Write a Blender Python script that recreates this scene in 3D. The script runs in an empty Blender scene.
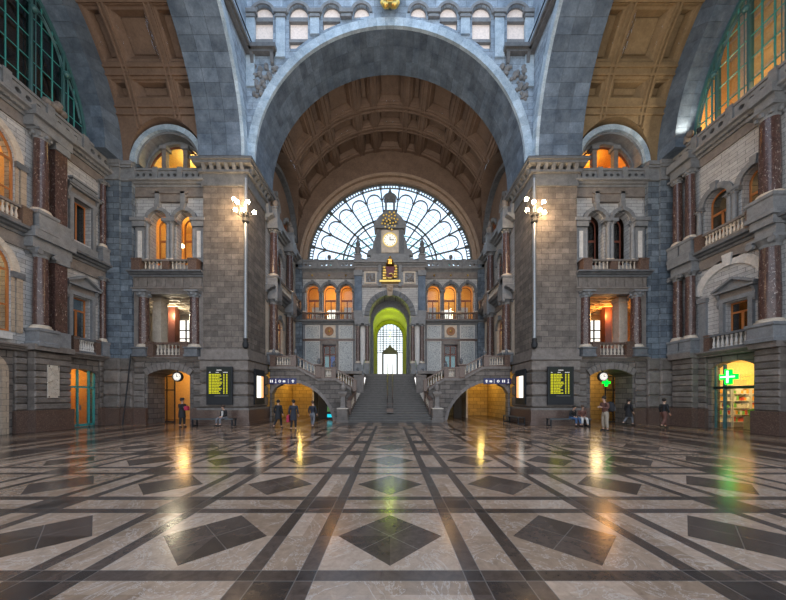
import bpy, bmesh, math, random
from mathutils import Vector, Matrix
from mathutils.geometry import tessellate_polygon
random.seed(7)
PI = math.pi
SC = bpy.context.scene
COL = SC.collection
R = math.radians
# ------------------------------------------------------------------ materials
def mat(name):
    m = bpy.data.materials.new(name); m.use_nodes = True
    nt = m.node_tree; nt.nodes.clear()
    out = nt.nodes.new('ShaderNodeOutputMaterial')
    return m, nt, out
def nd(nt, t, **k):
    n = nt.nodes.new(t)
    for a, b in k.items():
        if a in ('_i',):
            for q, v in b.items():
                s = n.inputs[q]
                if hasattr(v, 'is_output') or isinstance(v, bpy.types.NodeSocket): nt.links.new(v, s)
                else: s.default_value = v
        else: setattr(n, a, b)
    return n
def mth(nt, op, a, b=0.0, c=0.0, clamp=False):
    n = nt.nodes.new('ShaderNodeMath'); n.operation = op; n.use_clamp = clamp
    for i, v in enumerate((a, b, c)):
        if isinstance(v, bpy.types.NodeSocket): nt.links.new(v, n.inputs[i])
        else: n.inputs[i].default_value = v
    return n.outputs[0]
def mixc(nt, f, a, b, bt='MIX'):
    n = nt.nodes.new('ShaderNodeMix'); n.data_type = 'RGBA'; n.blend_type = bt
    for s, v in ((n.inputs[0], f), (n.inputs[6], a), (n.inputs[7], b)):
        if isinstance(v, bpy.types.NodeSocket): nt.links.new(v, s)
        elif isinstance(v, (int, float)): s.default_value = v
        else: s.default_value = (*v[:3], 1)
    return n.outputs[2]
def ramp(nt, f, stops, interp='LINEAR'):
    n = nt.nodes.new('ShaderNodeValToRGB'); cr = n.color_ramp; cr.interpolation = interp
    while len(cr.elements) < len(stops): cr.elements.new(0.5)
    for e, (p, c) in zip(cr.elements, stops):
        e.position = p; e.color = (*c[:3], 1) if not isinstance(c, (int, float)) else (c, c, c, 1)
    nt.links.new(f, n.inputs[0]); return n.outputs[0]
def pos(nt): return nt.nodes.new('ShaderNodeNewGeometry').outputs['Position']
def boxuv(nt):
    """position unrolled on whichever vertical wall the face belongs to"""
    g = nt.nodes.new('ShaderNodeNewGeometry')
    sp = nd(nt, 'ShaderNodeSeparateXYZ', _i={0: g.outputs['Position']})
    sn = nd(nt, 'ShaderNodeSeparateXYZ', _i={0: g.outputs['True Normal']})
    fx = mth(nt, 'GREATER_THAN', mth(nt, 'ABSOLUTE', sn.outputs[0]), 0.7)
    u = mth(nt, 'ADD', mth(nt, 'MULTIPLY', sp.outputs[0], mth(nt, 'SUBTRACT', 1.0, fx)), mth(nt, 'MULTIPLY', sp.outputs[1], fx))
    c = nd(nt, 'ShaderNodeCombineXYZ', _i={0: u, 1: sp.outputs[2]})
    return c.outputs[0]
def noise(nt, v, scale, detail=4, rough=.55, dist=0.0):
    return nd(nt, 'ShaderNodeTexNoise', _i={'Vector': v, 'Scale': scale, 'Detail': detail, 'Roughness': rough, 'Distortion': dist}).outputs[0]
def princ(nt, out, col, rough=.7, metal=0., bump=None, bstr=.3, bdist=.02, **extra):
    p = nt.nodes.new('ShaderNodeBsdfPrincipled')
    for s, v in (('Base Color', col), ('Roughness', rough), ('Metallic', metal)):
        if isinstance(v, bpy.types.NodeSocket): nt.links.new(v, p.inputs[s])
        elif s == 'Base Color': p.inputs[s].default_value = (*v[:3], 1)
        else: p.inputs[s].default_value = v
    for k, v in extra.items():
        k = k.replace('_', ' '); p.inputs[k].default_value = v
    if bump is not None:
        b = nd(nt, 'ShaderNodeBump', _i={'Strength': bstr, 'Distance': bdist, 'Height': bump})
        nt.links.new(b.outputs[0], p.inputs['Normal'])
    nt.links.new(p.outputs[0], out.inputs[0]); return p
def masonry(name, c1, c2, mortar, bw=.62, bh=.3, ms=.012, rough=.75, var=.35, bias=0):
    m, nt, out = mat(name)
    v = boxuv(nt)
    b = nd(nt, 'ShaderNodeTexBrick', offset=.5, _i={'Vector': v, 'Color1': (*c1, 1), 'Color2': (*c2, 1), 'Mortar': (*mortar, 1),
        'Scale': 1.0, 'Mortar Size': ms, 'Mortar Smooth': .2, 'Bias': bias, 'Brick Width': bw, 'Row Height': bh})
    n = noise(nt, pos(nt), 2.2, 6, .65)
    n2 = noise(nt, pos(nt), 14, 4, .7)
    f = ramp(nt, n, [(.25, 1 - var), (.75, 1 + var * .6)])
    f2 = ramp(nt, n2, [(.3, .82), (.7, 1.12)])
    c = mixc(nt, 1.0, b.outputs[0], f, 'MULTIPLY'); c = mixc(nt, 1.0, c, f2, 'MULTIPLY')
    h = mth(nt, 'ADD', mth(nt, 'MULTIPLY', b.outputs[1], -1.0), mth(nt, 'MULTIPLY', n2, .35))
    princ(nt, out, c, rough, bump=h, bstr=.5, bdist=.02)
    return m
def stone(name, c1, c2, scale=3, rough=.7, island=.0, bstr=.25):
    m, nt, out = mat(name)
    n = noise(nt, pos(nt), scale, 6, .65)
    n2 = noise(nt, pos(nt), scale * 7, 4, .7)
    c = ramp(nt, n, [(.3, c1), (.7, c2)])
    c = mixc(nt, 1.0, c, ramp(nt, n2, [(.3, .8), (.7, 1.15)]), 'MULTIPLY')
    if island:
        g = nt.nodes.new('ShaderNodeNewGeometry')
        c = mixc(nt, 1.0, c, ramp(nt, g.outputs['Random Per Island'], [(0, 1 - island), (1, 1 + island * .7)]), 'MULTIPLY')
    princ(nt, out, c, rough, bump=n2, bstr=bstr)
    return m
def marble(name, base, base2, vein, scale=6, amount=.5, rough=.25, stretch=1.0):
    m, nt, out = mat(name)
    mp = nd(nt, 'ShaderNodeMapping', _i={'Vector': pos(nt), 'Scale': (1, 1, stretch)}).outputs[0]
    n = noise(nt, mp, scale, 8, .7, 1.5)
    n3 = noise(nt, mp, scale * 3.2, 5, .7, .8)
    f = ramp(nt, n3, [(1 - amount - .06, 0.), (1 - amount + .06, 1.)])
    c = mixc(nt, f, ramp(nt, n, [(.35, base), (.65, base2)]), vein)
    princ(nt, out, c, rough)
    return m
def plain(name, col, rough=.5, metal=0., **e):
    m, nt, out = mat(name)
    n = noise(nt, pos(nt), 9, 4, .6)
    c = mixc(nt, 1.0, col, ramp(nt, n, [(.3, .85), (.7, 1.1)]), 'MULTIPLY')
    princ(nt, out, c, rough, metal, **e); return m
def emit(name, col, st):
    m, nt, out = mat(name)
    e = nd(nt, 'ShaderNodeEmission', _i={'Color': (*col, 1), 'Strength': st}); nt.links.new(e.outputs[0], out.inputs[0]); return m
def glass(name, tint=(.85, .88, .88), refl=.0, rough=.03):
    m, nt, out = mat(name)
    t = nd(nt, 'ShaderNodeBsdfTransparent', _i={'Color': (*tint, 1)})
    g = nd(nt, 'ShaderNodeBsdfGlossy', _i={'Color': (1, 1, 1, 1), 'Roughness': rough})
    fr = nd(nt, 'ShaderNodeFresnel', _i={'IOR': 1.5})
    bf = nt.nodes.new('ShaderNodeNewGeometry').outputs['Backfacing']
    f = mth(nt, 'MULTIPLY', mth(nt, 'ADD', fr.outputs[0], refl, clamp=True), mth(nt, 'SUBTRACT', 1.0, bf))
    mx = nd(nt, 'ShaderNodeMixShader', _i={0: f, 1: t.outputs[0], 2: g.outputs[0]})
    nt.links.new(mx.outputs[0], out.inputs[0]); return m
def frosted(name, col):
    m, nt, out = mat(name)
    d = nd(nt, 'ShaderNodeBsdfTranslucent', _i={'Color': (*col, 1)})
    e = nd(nt, 'ShaderNodeBsdfTransparent', _i={'Color': (*[c * .8 for c in col], 1)})
    mx = nd(nt, 'ShaderNodeMixShader', _i={0: .45, 1: d.outputs[0], 2: e.outputs[0]})
    nt.links.new(mx.outputs[0], out.inputs[0]); return m
def floor_mat():
    m, nt, out = mat('polished_stone_floor')
    P = 2.264
    sp = nd(nt, 'ShaderNodeSeparateXYZ', _i={0: pos(nt)}); X, Y = sp.outputs[0], sp.outputs[1]
    def cell(v, off):
        t = mth(nt, 'ADD', mth(nt, 'DIVIDE', mth(nt, 'SUBTRACT', v, off), P), .5)
        k = mth(nt, 'FLOOR', t)
        s = mth(nt, 'MULTIPLY', mth(nt, 'SUBTRACT', mth(nt, 'SUBTRACT', t, k), .5), P)
        return k, s, mth(nt, 'ABSOLUTE', s)
    kx, sx, a = cell(X, 0.0); ky, sy, b = cell(Y, 3.807)
    gt = lambda v, t: mth(nt, 'GREATER_THAN', v, t)
    def AND(p, q): return mth(nt, 'MULTIPLY', p, q)
    def OR(p, q): return mth(nt, 'MAXIMUM', p, q)
    def NOT(p): return mth(nt, 'SUBTRACT', 1.0, p)
    A0, B0 = .752, .932
    inx, iny = gt(a, B0), gt(b, B0)
    lx, ly = AND(gt(a, A0), NOT(inx)), AND(gt(b, A0), NOT(iny))
    line = OR(lx, ly)
    cross = AND(inx, iny)
    dia = AND(NOT(gt(mth(nt, 'ADD', a, b), .672)), NOT(line))
    dark = OR(OR(line, cross), dia)
    # slab ids
    sgx = mth(nt, 'SIGN', sx); sgy = mth(nt, 'SIGN', sy)
    idv = nd(nt, 'ShaderNodeCombineXYZ', _i={0: mth(nt, 'ADD', mth(nt, 'MULTIPLY', kx, 7.13), mth(nt, 'MULTIPLY', sgx, 1.7)),
        1: mth(nt, 'ADD', mth(nt, 'MULTIPLY', ky, 3.91), mth(nt, 'MULTIPLY', sgy, 2.3)),
        2: mth(nt, 'ADD', mth(nt, 'MULTIPLY', inx, 3.3), mth(nt, 'ADD', mth(nt, 'MULTIPLY', iny, 5.1), mth(nt, 'MULTIPLY', dia, 9.7)))}).outputs[0]
    rnd = nd(nt, 'ShaderNodeTexWhiteNoise', noise_dimensions='3D', _i={'Vector': idv}).outputs[0]
    n = noise(nt, pos(nt), 1.6, 8, .7, 1.2); n2 = noise(nt, pos(nt), 9, 5, .7, .5)
    vein = ramp(nt, n, [(.485, 0.), (.5, 1.), (.515, 0.)])
    light = ramp(nt, rnd, [(0, (.235, .145, .090)), (.5, (.30, .192, .125)), (1, (.38, .255, .175))])
    light = mixc(nt, 1.0, light, ramp(nt, n2, [(.3, .78), (.7, 1.18)]), 'MULTIPLY')
    light = mixc(nt, mth(nt, 'MULTIPLY', vein, .45), light, (.60, .50, .42))
    dk = ramp(nt, rnd, [(0, (.048, .031, .022)), (1, (.085, .056, .042))])
    dk = mixc(nt, 1.0, dk, ramp(nt, n2, [(.3, .75), (.7, 1.3)]), 'MULTIPLY')
    dk = mixc(nt, mth(nt, 'MULTIPLY', OR(AND(lx, ly), cross), .6), dk, (.016, .014, .014))
    c = mixc(nt, dark, light, dk)
    # thin joints
    def edge(v, t, w=.006): return mth(nt, 'LESS_THAN', mth(nt, 'ABSOLUTE', mth(nt, 'SUBTRACT', v, t)), w)
    j = OR(OR(edge(a, A0), edge(a, B0)), OR(edge(b, A0), edge(b, B0)))
    j2 = AND(OR(edge(mth(nt, 'ABSOLUTE', mth(nt, 'SUBTRACT', sx, sy)), 0., .007), edge(mth(nt, 'ABSOLUTE', mth(nt, 'ADD', sx, sy)), 0., .007)), dia)
    c = mixc(nt, mth(nt, 'MULTIPLY', OR(j, j2), .3), c, (.30, .25, .21))
    # border running along the walls of the side arms
    ax = mth(nt, 'ABSOLUTE', X)
    outb = OR(gt(ax, 10.37), gt(Y, 18.3))
    w = mth(nt, 'PINGPONG', mth(nt, 'SUBTRACT', ax, 10.37), 3.0)
    bd = OR(OR(AND(gt(w, .45), NOT(gt(w, .7))), AND(gt(w, .95), NOT(gt(w, 2.2)))), gt(w, 2.75))
    xb = gt(mth(nt, 'PINGPONG', Y, 1.132), 1.02)
    bcol = mixc(nt, bd, mixc(nt, 1.0, (.27, .18, .12), ramp(nt, n2, [(.3, .75), (.7, 1.2)]), 'MULTIPLY'),
                mixc(nt, 1.0, (.045, .031, .024), ramp(nt, n2, [(.3, .75), (.7, 1.3)]), 'MULTIPLY'))
    bcol = mixc(nt, mth(nt, 'MULTIPLY', xb, .35), bcol, (.22, .17, .14))
    c = mixc(nt, outb, c, bcol)
    ro = ramp(nt, n2, [(.3, .14), (.7, .24)])
    ns = noise(nt, pos(nt), 5, 3, .5)
    princ(nt, out, c, ro, bump=ns, bstr=.06, bdist=.02, Specular_IOR_Level=.45)
    return m
M = {}
M['floor'] = floor_mat()
M['pier'] = masonry('grey_ashlar_lamp_tint', (.18, .155, .135), (.105, .092, .081), (.05, .043, .038), .9, .36, .012, var=.55)  # warm brown of the lamplight is mixed into the grey stone colour
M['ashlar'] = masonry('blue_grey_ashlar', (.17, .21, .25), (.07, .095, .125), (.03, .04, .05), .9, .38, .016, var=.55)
M['white_brick'] = masonry('pale_stone_courses', (.46, .46, .455), (.36, .36, .355), (.15, .15, .155), .75, .22, .012, var=.22)
M['course'] = masonry('coursed_warm_grey_stone', (.185, .16, .14), (.10, .088, .078), (.035, .03, .027), .75, .34, .02, var=.45)
M['warm_brick'] = masonry('beige_stone_courses', (.42, .33, .24), (.34, .27, .2), (.2, .16, .12), .6, .28, .012, var=.15)
M['ashlar_hi'] = masonry('high_ashlar_sky_tint', (.33, .42, .52), (.20, .27, .35), (.10, .135, .17), 1.0, .42, .012, var=.55)  # blue-grey stone, brightened and blued in colour to carry the sky light
M['rust'] = stone('rusticated_warm_grey_stone', (.095, .081, .07), (.19, .165, .145), 2.5, .75, .35, .5)
M['brick_gold_lit'] = masonry('corridor_stone_gold_light', (.55, .36, .12), (.42, .27, .09), (.22, .14, .05), .7, .35, .02, var=.2)  # gold of the passage lighting is painted into this stone colour
M['block'] = stone('blue_grey_arch_blocks_sky_tint', (.05, .078, .12), (.15, .20, .265), 1.3, .75, .24, .4)  # blue-grey stone with extra daylight blue put into its colour
M['block_light'] = stone('pale_arch_blocks_sky_tint', (.24, .33, .42), (.46, .57, .66), 2.0, .75, .2)  # paler blue-grey stone, daylight blue also put into its colour
M['dstone'] = stone('dark_bluestone', (.075, .083, .092), (.15, .16, .172), 3.0, .6, .1)
M['gstone'] = stone('grey_bluestone_trim', (.13, .14, .15), (.22, .23, .24), 3.0, .6, .1)
M['tstone'] = stone('warm_grey_trim', (.12, .105, .095), (.22, .195, .175), 3.0, .65, .15)
M['plaster'] = stone('brown_vault_plaster', (.125, .082, .058), (.185, .124, .09), 1.2, .8, 0, .1)
M['ringp'] = stone('pale_tan_plaster', (.24, .17, .12), (.33, .245, .18), 1.5, .7, 0, .1)
M['passage'] = stone('yellow_green_plaster', (.40, .42, .06), (.5, .52, .09), 1.5, .7, 0, .1)  # green-yellow lamp glow painted into the colour of cream plaster
M['plaster_lit'] = stone('ochre_vault_plaster', (.175, .12, .06), (.235, .165, .088), 1.2, .8, 0, .1)  # brown vault plaster with yellow lamplight painted into its colour
M['red_marble'] = marble('brown_red_marble_with_white_flecks', (.045, .027, .024), (.10, .056, .047), (.45, .37, .33), 4.2, .36, .2, .55)
M['plinth'] = marble('red_brown_granite', (.06, .036, .03), (.115, .07, .052), (.22, .165, .13), 9, .42, .3)
M['veined'] = marble('white_veined_marble', (.52, .54, .53), (.36, .39, .39), (.13, .15, .16), 4, .48, .3)
M['cream'] = stone('cream_stone', (.42, .36, .29), (.60, .53, .44), 4, .6)
M['white_st'] = stone('white_stone', (.45, .44, .42), (.62, .60, .57), 4, .6)
M['gold'] = plain('gilded_metal', (.75, .48, .12), .28, 1.0)
M['teal'] = plain('teal_painted_iron', (.045, .135, .145), .35)
M['teal_l'] = plain('pale_teal_painted_iron', (.05, .30, .29), .4)
M['iron'] = plain('dark_grey_iron', (.07, .085, .09), .5)
M['wood'] = plain('orange_varnished_wood', (.36, .13, .035), .4)
M['redwood'] = plain('dark_red_wood', (.16, .05, .03), .4)
M['black'] = plain('black_metal', (.008, .010, .013), .65)
M['pipe'] = plain('grey_painted_steel', (.24, .26, .28), .35, .6)
M['nosing'] = stone('paler_step_edge_stone', (.085, .078, .07), (.14, .13, .118), 4, .45)  # tread slabs in a paler tone than the risers
M['steps'] = stone('dark_step_stone', (.045, .04, .037), (.085, .078, .07), 4, .45)
M['glass'] = glass('window_glass')
M['dglass'] = glass('dark_window_glass', (.4, .45, .47), .06)
M['frost'] = plain('pale_pinkish_blinds', (.86, .76, .70), .8)
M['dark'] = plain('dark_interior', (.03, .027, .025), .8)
M['yellow'] = plain('warm_yellow_wall', (.75, .52, .22), .7)
M['orange'] = plain('orange_wall', (.75, .42, .15), .7)
M['white'] = plain('white_paint', (.75, .74, .72), .6)
M['blue'] = plain('navy_sign_panel', (.012, .02, .11), .4)
M['bulb'] = emit('lamp_bulb_glow', (1, .66, .34), 110)
M['globe'] = emit('warm_globe_glow', (1, .72, .38), 9)
M['cyan'] = emit('cyan_screen', (.02, .6, .75), 1.2)
M['ylw'] = emit('yellow_display_text', (.75, .72, .03), .9)
M['wht'] = emit('white_sign_glow', (1, 1, 1), .9)
M['poster'] = emit('orange_poster_glow', (1, .45, .18), 1.4)
M['pale'] = emit('pale_glow', (.95, .9, .8), 1.8)  # shared by the light boxes, loggia window panes and middle gallery blinds
M['green'] = emit('green_cross_neon', (.0, 1, .03), 3.2)
M['gwhite'] = emit('white_cross_core', (.6, 1, .75), 2.2)
M['clockface'] = emit('lit_clock_face', (1, .95, .85), 1.1)
# ------------------------------------------------------------------ mesh builder
class MB:
    def __init__(s): s.v = []; s.f = []
    def add(s, vs, fs):
        n = len(s.v); s.v += [tuple(p) for p in vs]; s.f += [tuple(i + n for i in f) for f in fs]; return s
    def box(s, x0, x1, y0, y1, z0, z1):
        x0, x1 = sorted((x0, x1)); y0, y1 = sorted((y0, y1)); z0, z1 = sorted((z0, z1))
        return s.add([(x0, y0, z0), (x1, y0, z0), (x1, y1, z0), (x0, y1, z0), (x0, y0, z1), (x1, y0, z1), (x1, y1, z1), (x0, y1, z1)],
                     [(3, 2, 1, 0), (4, 5, 6, 7), (0, 1, 5, 4), (1, 2, 6, 5), (2, 3, 7, 6), (3, 0, 4, 7)])
    def bbox(s, x0, x1, y0, y1, z0, z1, b=.02):
        """box with chamfered front edges (rusticated block), front is -y"""
        x0, x1 = sorted((x0, x1)); y0, y1 = sorted((y0, y1))
        v = [(x0, y1, z0), (x1, y1, z0), (x1, y1, z1), (x0, y1, z1), (x0, y0 + b, z0), (x1, y0 + b, z0), (x1, y0 + b, z1), (x0, y0 + b, z1),
             (x0 + b, y0, z0 + b), (x1 - b, y0, z0 + b), (x1 - b, y0, z1 - b), (x0 + b, y0, z1 - b)]
        return s.add(v, [(0, 3, 2, 1), (0, 1, 5, 4), (1, 2, 6, 5), (2, 3, 7, 6), (3, 0, 4, 7), (4, 5, 9, 8), (5, 6, 10, 9), (6, 7, 11, 10), (7, 4, 8, 11), (8, 9, 10, 11)])
    def prism(s, poly, y0, y1):
        """polygon in (x,z), counter-clockwise seen from -y, extruded along y"""
        n = len(poly); A = sum(poly[i][0] * poly[(i + 1) % n][1] - poly[(i + 1) % n][0] * poly[i][1] for i in range(n))
        if A < 0: poly = poly[::-1]
        y0, y1 = sorted((y0, y1))
        vs = [(x, y0, z) for x, z in poly] + [(x, y1, z) for x, z in poly]
        fs = [(i, n + i, n + (i + 1) % n, (i + 1) % n)[::1] for i in range(n)]
        fs = [f[::1] for f in fs]
        tri = tessellate_polygon([[Vector((x, z, 0)) for x, z in poly]])
        for t in tri:
            a, b, c = t
            ar = (poly[b][0] - poly[a][0]) * (poly[c][1] - poly[a][1]) - (poly[c][0] - poly[a][0]) * (poly[b][1] - poly[a][1])
            if ar < 0: a, c = c, a
            fs.append((a, b, c)); fs.append((n + c, n + b, n + a))
        return s.add(vs, [f for f in fs])
    def prism_yz(s, poly, x0, x1):
        t = MB().prism(poly, x0, x1)
        return s.add([(y, x, z) for x, y, z in t.v], [f[::-1] for f in t.f])
    def slab(s, poly, z0, z1):
        t = MB().prism(poly, z0, z1)
        return s.add([(x, z, y) for x, y, z in t.v], [f[::-1] for f in t.f])
    def plate(s, outer, holes, y0, y1, back=True):
        loops = [[Vector((x, z, 0)) for x, z in l] for l in [outer] + holes]
        pts = [p for l in [outer] + holes for p in l]; n = len(pts)
        vs = [(x, y0, z) for x, z in pts] + [(x, y1, z) for x, z in pts]; fs = []
        for t in tessellate_polygon(loops):
            a, b, c = t
            ar = (pts[b][0] - pts[a][0]) * (pts[c][1] - pts[a][1]) - (pts[c][0] - pts[a][0]) * (pts[b][1] - pts[a][1])
            if abs(ar) < 1e-9: continue
            if ar < 0: a, c = c, a
            fs.append((a, b, c))
            if back: fs.append((n + c, n + b, n + a))
        k = 0
        for li, l in enumerate([outer] + holes):
            m = len(l)
            for i in range(m):
                a, b = k + i, k + (i + 1) % m
                fs.append((a, n + a, n + b, b))
            k += m
        return s.add(vs, fs)
    def arch(s, cx, cz, r0, r1, y0, y1, a0=0, a1=180, n=16, gap=0., ny=1):
        """ring of wedge blocks; each block an island"""
        for i in range(n):
            t0 = R(a0 + (a1 - a0) * i / n); t1 = R(a0 + (a1 - a0) * (i + 1) / n)
            t0 += gap / r1 / 2; t1 -= gap / r1 / 2
            k = max(1, int(abs(math.degrees(t1 - t0)) / 4 + .5))
            for j in range(ny):
                ya = y0 + (y1 - y0) * j / ny; yb = y0 + (y1 - y0) * (j + 1) / ny - (gap if ny > 1 else 0)
                vs = []; fs = []
                for q in range(k + 1):
                    t = t0 + (t1 - t0) * q / k; c, sn = math.cos(t), math.sin(t)
                    vs += [(cx + r0 * c, ya, cz + r0 * sn), (cx + r1 * c, ya, cz + r1 * sn), (cx + r1 * c, yb, cz + r1 * sn), (cx + r0 * c, yb, cz + r0 * sn)]
                for q in range(k):
                    o = 4 * q
                    fs += [(o, o + 1, o + 5, o + 4), (o + 1, o + 2, o + 6, o + 5), (o + 2, o + 3, o + 7, o + 6), (o + 3, o, o + 4, o + 7)]
                fs += [(0, 3, 2, 1), (4 * k, 4 * k + 1, 4 * k + 2, 4 * k + 3)]
                s.add(vs, fs)
        return s
    def lathe(s, x, y, prof, n=12, a0=0):
        vs = []; fs = []; m = len(prof)
        for r, z in prof:
            for i in range(n):
                t = 2 * PI * i / n + a0; vs.append((x + r * math.cos(t), y + r * math.sin(t), z))
        for k in range(m - 1):
            for i in range(n):
                j = (i + 1) % n; fs.append((k * n + i, k * n + j, (k + 1) * n + j, (k + 1) * n + i))
        fs.append(tuple(range(n))[::-1]); fs.append(tuple((m - 1) * n + i for i in range(n)))
        return s.add(vs, fs)
    def sq(s, x, y, prof):
        """square lathe, r = half width"""
        vs = []; fs = []; m = len(prof)
        for r, z in prof: vs += [(x - r, y - r, z), (x + r, y - r, z), (x + r, y + r, z), (x - r, y + r, z)]
        for k in range(m - 1):
            for i in range(4):
                j = (i + 1) % 4; fs.append((k * 4 + i, k * 4 + j, k * 4 + 4 + j, k * 4 + 4 + i))
        fs += [(3, 2, 1, 0), tuple((m - 1) * 4 + i for i in range(4))]
        return s.add(vs, fs)
    def tube(s, pts, r, n=6, rs=None):
        pts = [Vector(p) for p in pts]; rings = []; vs = []; fs = []
        for i, p in enumerate(pts):
            d = (pts[min(i + 1, len(pts) - 1)] - pts[max(i - 1, 0)]).normalized()
            up = Vector((0, 0, 1)) if abs(d.z) < .9 else Vector((0, 1, 0))
            a = d.cross(up).normalized(); b = a.cross(d)
            rr = rs[i] if rs else r
            for k in range(n):
                t = 2 * PI * k / n + PI / n; vs.append(tuple(p + (a * math.cos(t) + b * math.sin(t)) * rr))
        for i in range(len(pts) - 1):
            for k in range(n):
                j = (k + 1) % n; fs.append((i * n + k, (i + 1) * n + k, (i + 1) * n + j, i * n + j))
        fs.append(tuple(range(n))); fs.append(tuple((len(pts) - 1) * n + k for k in range(n))[::-1])
        return s.add(vs, fs)
    def ball(s, x, y, z, r, n=10, m=7, sz=1.0):
        prof = [(max(.001, r * math.sin(PI * k / m)), z - r * sz * math.cos(PI * k / m)) for k in range(m + 1)]
        return s.lathe(x, y, prof, n)
    def profile(s, pts, x0, x1):
        """cornice profile pts (y,z) swept along x"""
        return s.prism_yz(pts, x0, x1)
    def disc(s, x, y, z, r, th, n=20, r0=None):
        """disc facing -y"""
        if r0 is None:
            return s.prism([(x + r * math.cos(2 * PI * k / n), z + r * math.sin(2 * PI * k / n)) for k in range(n)], y, y + th)
        return s.plate([(x + r * math.cos(2 * PI * k / n), z + r * math.sin(2 * PI * k / n)) for k in range(n)],
                       [[(x + r0 * math.cos(2 * PI * k / n), z + r0 * math.sin(2 * PI * k / n)) for k in range(n)]], y, y + th)
def smooth_by_angle(me, ang=40):
    bm = bmesh.new(); bm.from_mesh(me)
    bmesh.ops.recalc_face_normals(bm, faces=bm.faces)
    for f in bm.faces: f.smooth = True
    for e in bm.edges:
        e.smooth = len(e.link_faces) == 2 and e.calc_face_angle(3) < R(ang)
    bm.to_mesh(me); bm.free()
def build(mb, name, m, parent=None, loc=(0, 0, 0), rot=0, fr=None, kind=None, smooth=False, label=None):
    """fr=(ox,oy,rot): mesh written in wall coordinates"""
    me = bpy.data.meshes.new(name); me.from_pydata(mb.v, [], mb.f); me.validate()
    smooth_by_angle(me, 40 if smooth else 1)
    me.materials.append(M[m] if isinstance(m, str) else m)
    o = bpy.data.objects.new(name, me); COL.objects.link(o)
    if parent: o.parent = parent
    if fr: o.location = (fr[0], fr[1], 0); o.rotation_euler = (0, 0, fr[2])
    else: o.location = loc; o.rotation_euler = (0, 0, rot)
    if kind: o['kind'] = kind
    if label: o['label'] = label
    return o
def struct(mb, name, m, fr=None, label=None, **k):
    o = build(mb, name, m, fr=fr, kind='structure', label=label, **k); return o
def W(fr, u, v=0, z=0):
    c, s = math.cos(fr[2]), math.sin(fr[2])
    return (fr[0] + c * u - s * v, fr[1] + s * u + c * v, z)
def thing(name, label, cat, fr, u=0, v=0, z=0, rz=0, group=None, kind=None):
    o = bpy.data.objects.new(name, None); COL.objects.link(o); o.empty_display_size = .3
    o.location = W(fr, u, v, z); o.rotation_euler = (0, 0, fr[2] + rz)
    o['label'] = label
    if cat: o['category'] = cat
    if group: o['group'] = group
    if kind: o['kind'] = kind
    return o
def dup(o, parent=None):
    c = o.copy(); COL.objects.link(c)
    if parent: c.parent = parent
    for ch in list(o.children): dup(ch, c)
    return c
W0 = (0, 0, 0)
def archpoly(c, hw, z0, zs, n=14, rise=None):
    """opening with arched head: spring at zs, half width hw, rise (None = semicircle)"""
    if rise is None: rise = hw
    if rise >= hw - 1e-6: r, cz, a = hw, zs, 90
    else:
        r = (hw * hw + rise * rise) / (2 * rise); cz = zs + rise - r; a = math.degrees(math.asin(hw / r))
    pts = [(c - hw, z0), (c + hw, z0)]
    for k in range(n + 1):
        t = R(90 - a + 2 * a * k / n); pts.append((c + r * math.cos(t), cz + r * math.sin(t)))
    return pts
def rect(u0, u1, z0, z1): return [(u0, z0), (u1, z0), (u1, z1), (u0, z1)]
CN = {'window': 0, 'door': 0, 'trim': 0}
def nm(k): CN[k] += 1; return f'{k}_{CN[k]}'
def S(mb, name, m, fr, label, cat, **k):
    o = struct(mb, name, m, fr, label, **k); o['category'] = cat; return o
def wtop(name, label, cat, fr, u, v, z):
    return thing(name, label, cat, fr, u, v, z, kind='structure')
# ---------------------------------------------------------------- reusable architecture
def column(fr, u, v, z0, z1, r, m, label, group=None, style='ionic', ped=.5, pedm='gstone'):
    t = thing('column', label, 'column', fr, u, v, z0, group=group)
    h = z1 - z0
    if ped: build(MB().sq(0, 0, [(r * 1.55, 0), (r * 1.55, ped * .2), (r * 1.4, ped * .25), (r * 1.4, ped * .8), (r * 1.6, ped * .86), (r * 1.6, ped)]), 'pedestal', pedm, t)
    build(MB().lathe(0, 0, [(r * 1.4, ped), (r * 1.42, ped + .08), (r * 1.2, ped + .12), (r * 1.25, ped + .18), (r * 1.02, ped + .22)], 20), 'column_base', 'cream', t, smooth=True)
    ch = .42 * (r / .3)
    build(MB().lathe(0, 0, [(r, ped + .2), (r * 1.02, ped + h * .3), (r * .9, h - ch)], 20), 'shaft', m, t, smooth=True)
    c = MB().lathe(0, 0, [(r * .92, h - ch), (r * 1.02, h - ch * .85), (r * .95, h - ch * .75), (r * 1.1, h - ch * .5), (r * 1.45, h - ch * .25)], 16)
    c.box(-r * 1.45, r * 1.45, -r * 1.45, r * 1.45, h - ch * .25, h)
    if style == 'ionic':
        for sx in (-1, 1):
            for sy in (-1, 1):
                c.lathe(0, 0, [(.01, 0)] * 2, 3) if 0 else None
                w = MB().disc(0, 0, 0, r * .42, r * .5, 12)
                c.add([(x + sx * r * 1.2, y + sy * r * 1.15 - r * .25, z + h - ch * .48) for x, y, z in w.v], w.f)
    else:
        for k in range(8):
            a = k * PI / 4
            c.ball(r * 1.12 * math.cos(a), r * 1.12 * math.sin(a), h - ch * .55, r * .3, 6, 4, 1.3)
    build(c, 'capital', 'gstone', t, smooth=True)
    return t
BAL = {}
def bal_mb(h, w=.075):
    return MB().lathe(0, 0, [(w, 0), (w, h * .1), (w * .5, h * .14), (w * .95, h * .32), (w * .8, h * .42), (w * .38, h * .7), (w * .45, h * .82), (w * .9, h * .88), (w * .9, h)], 8)
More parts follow.
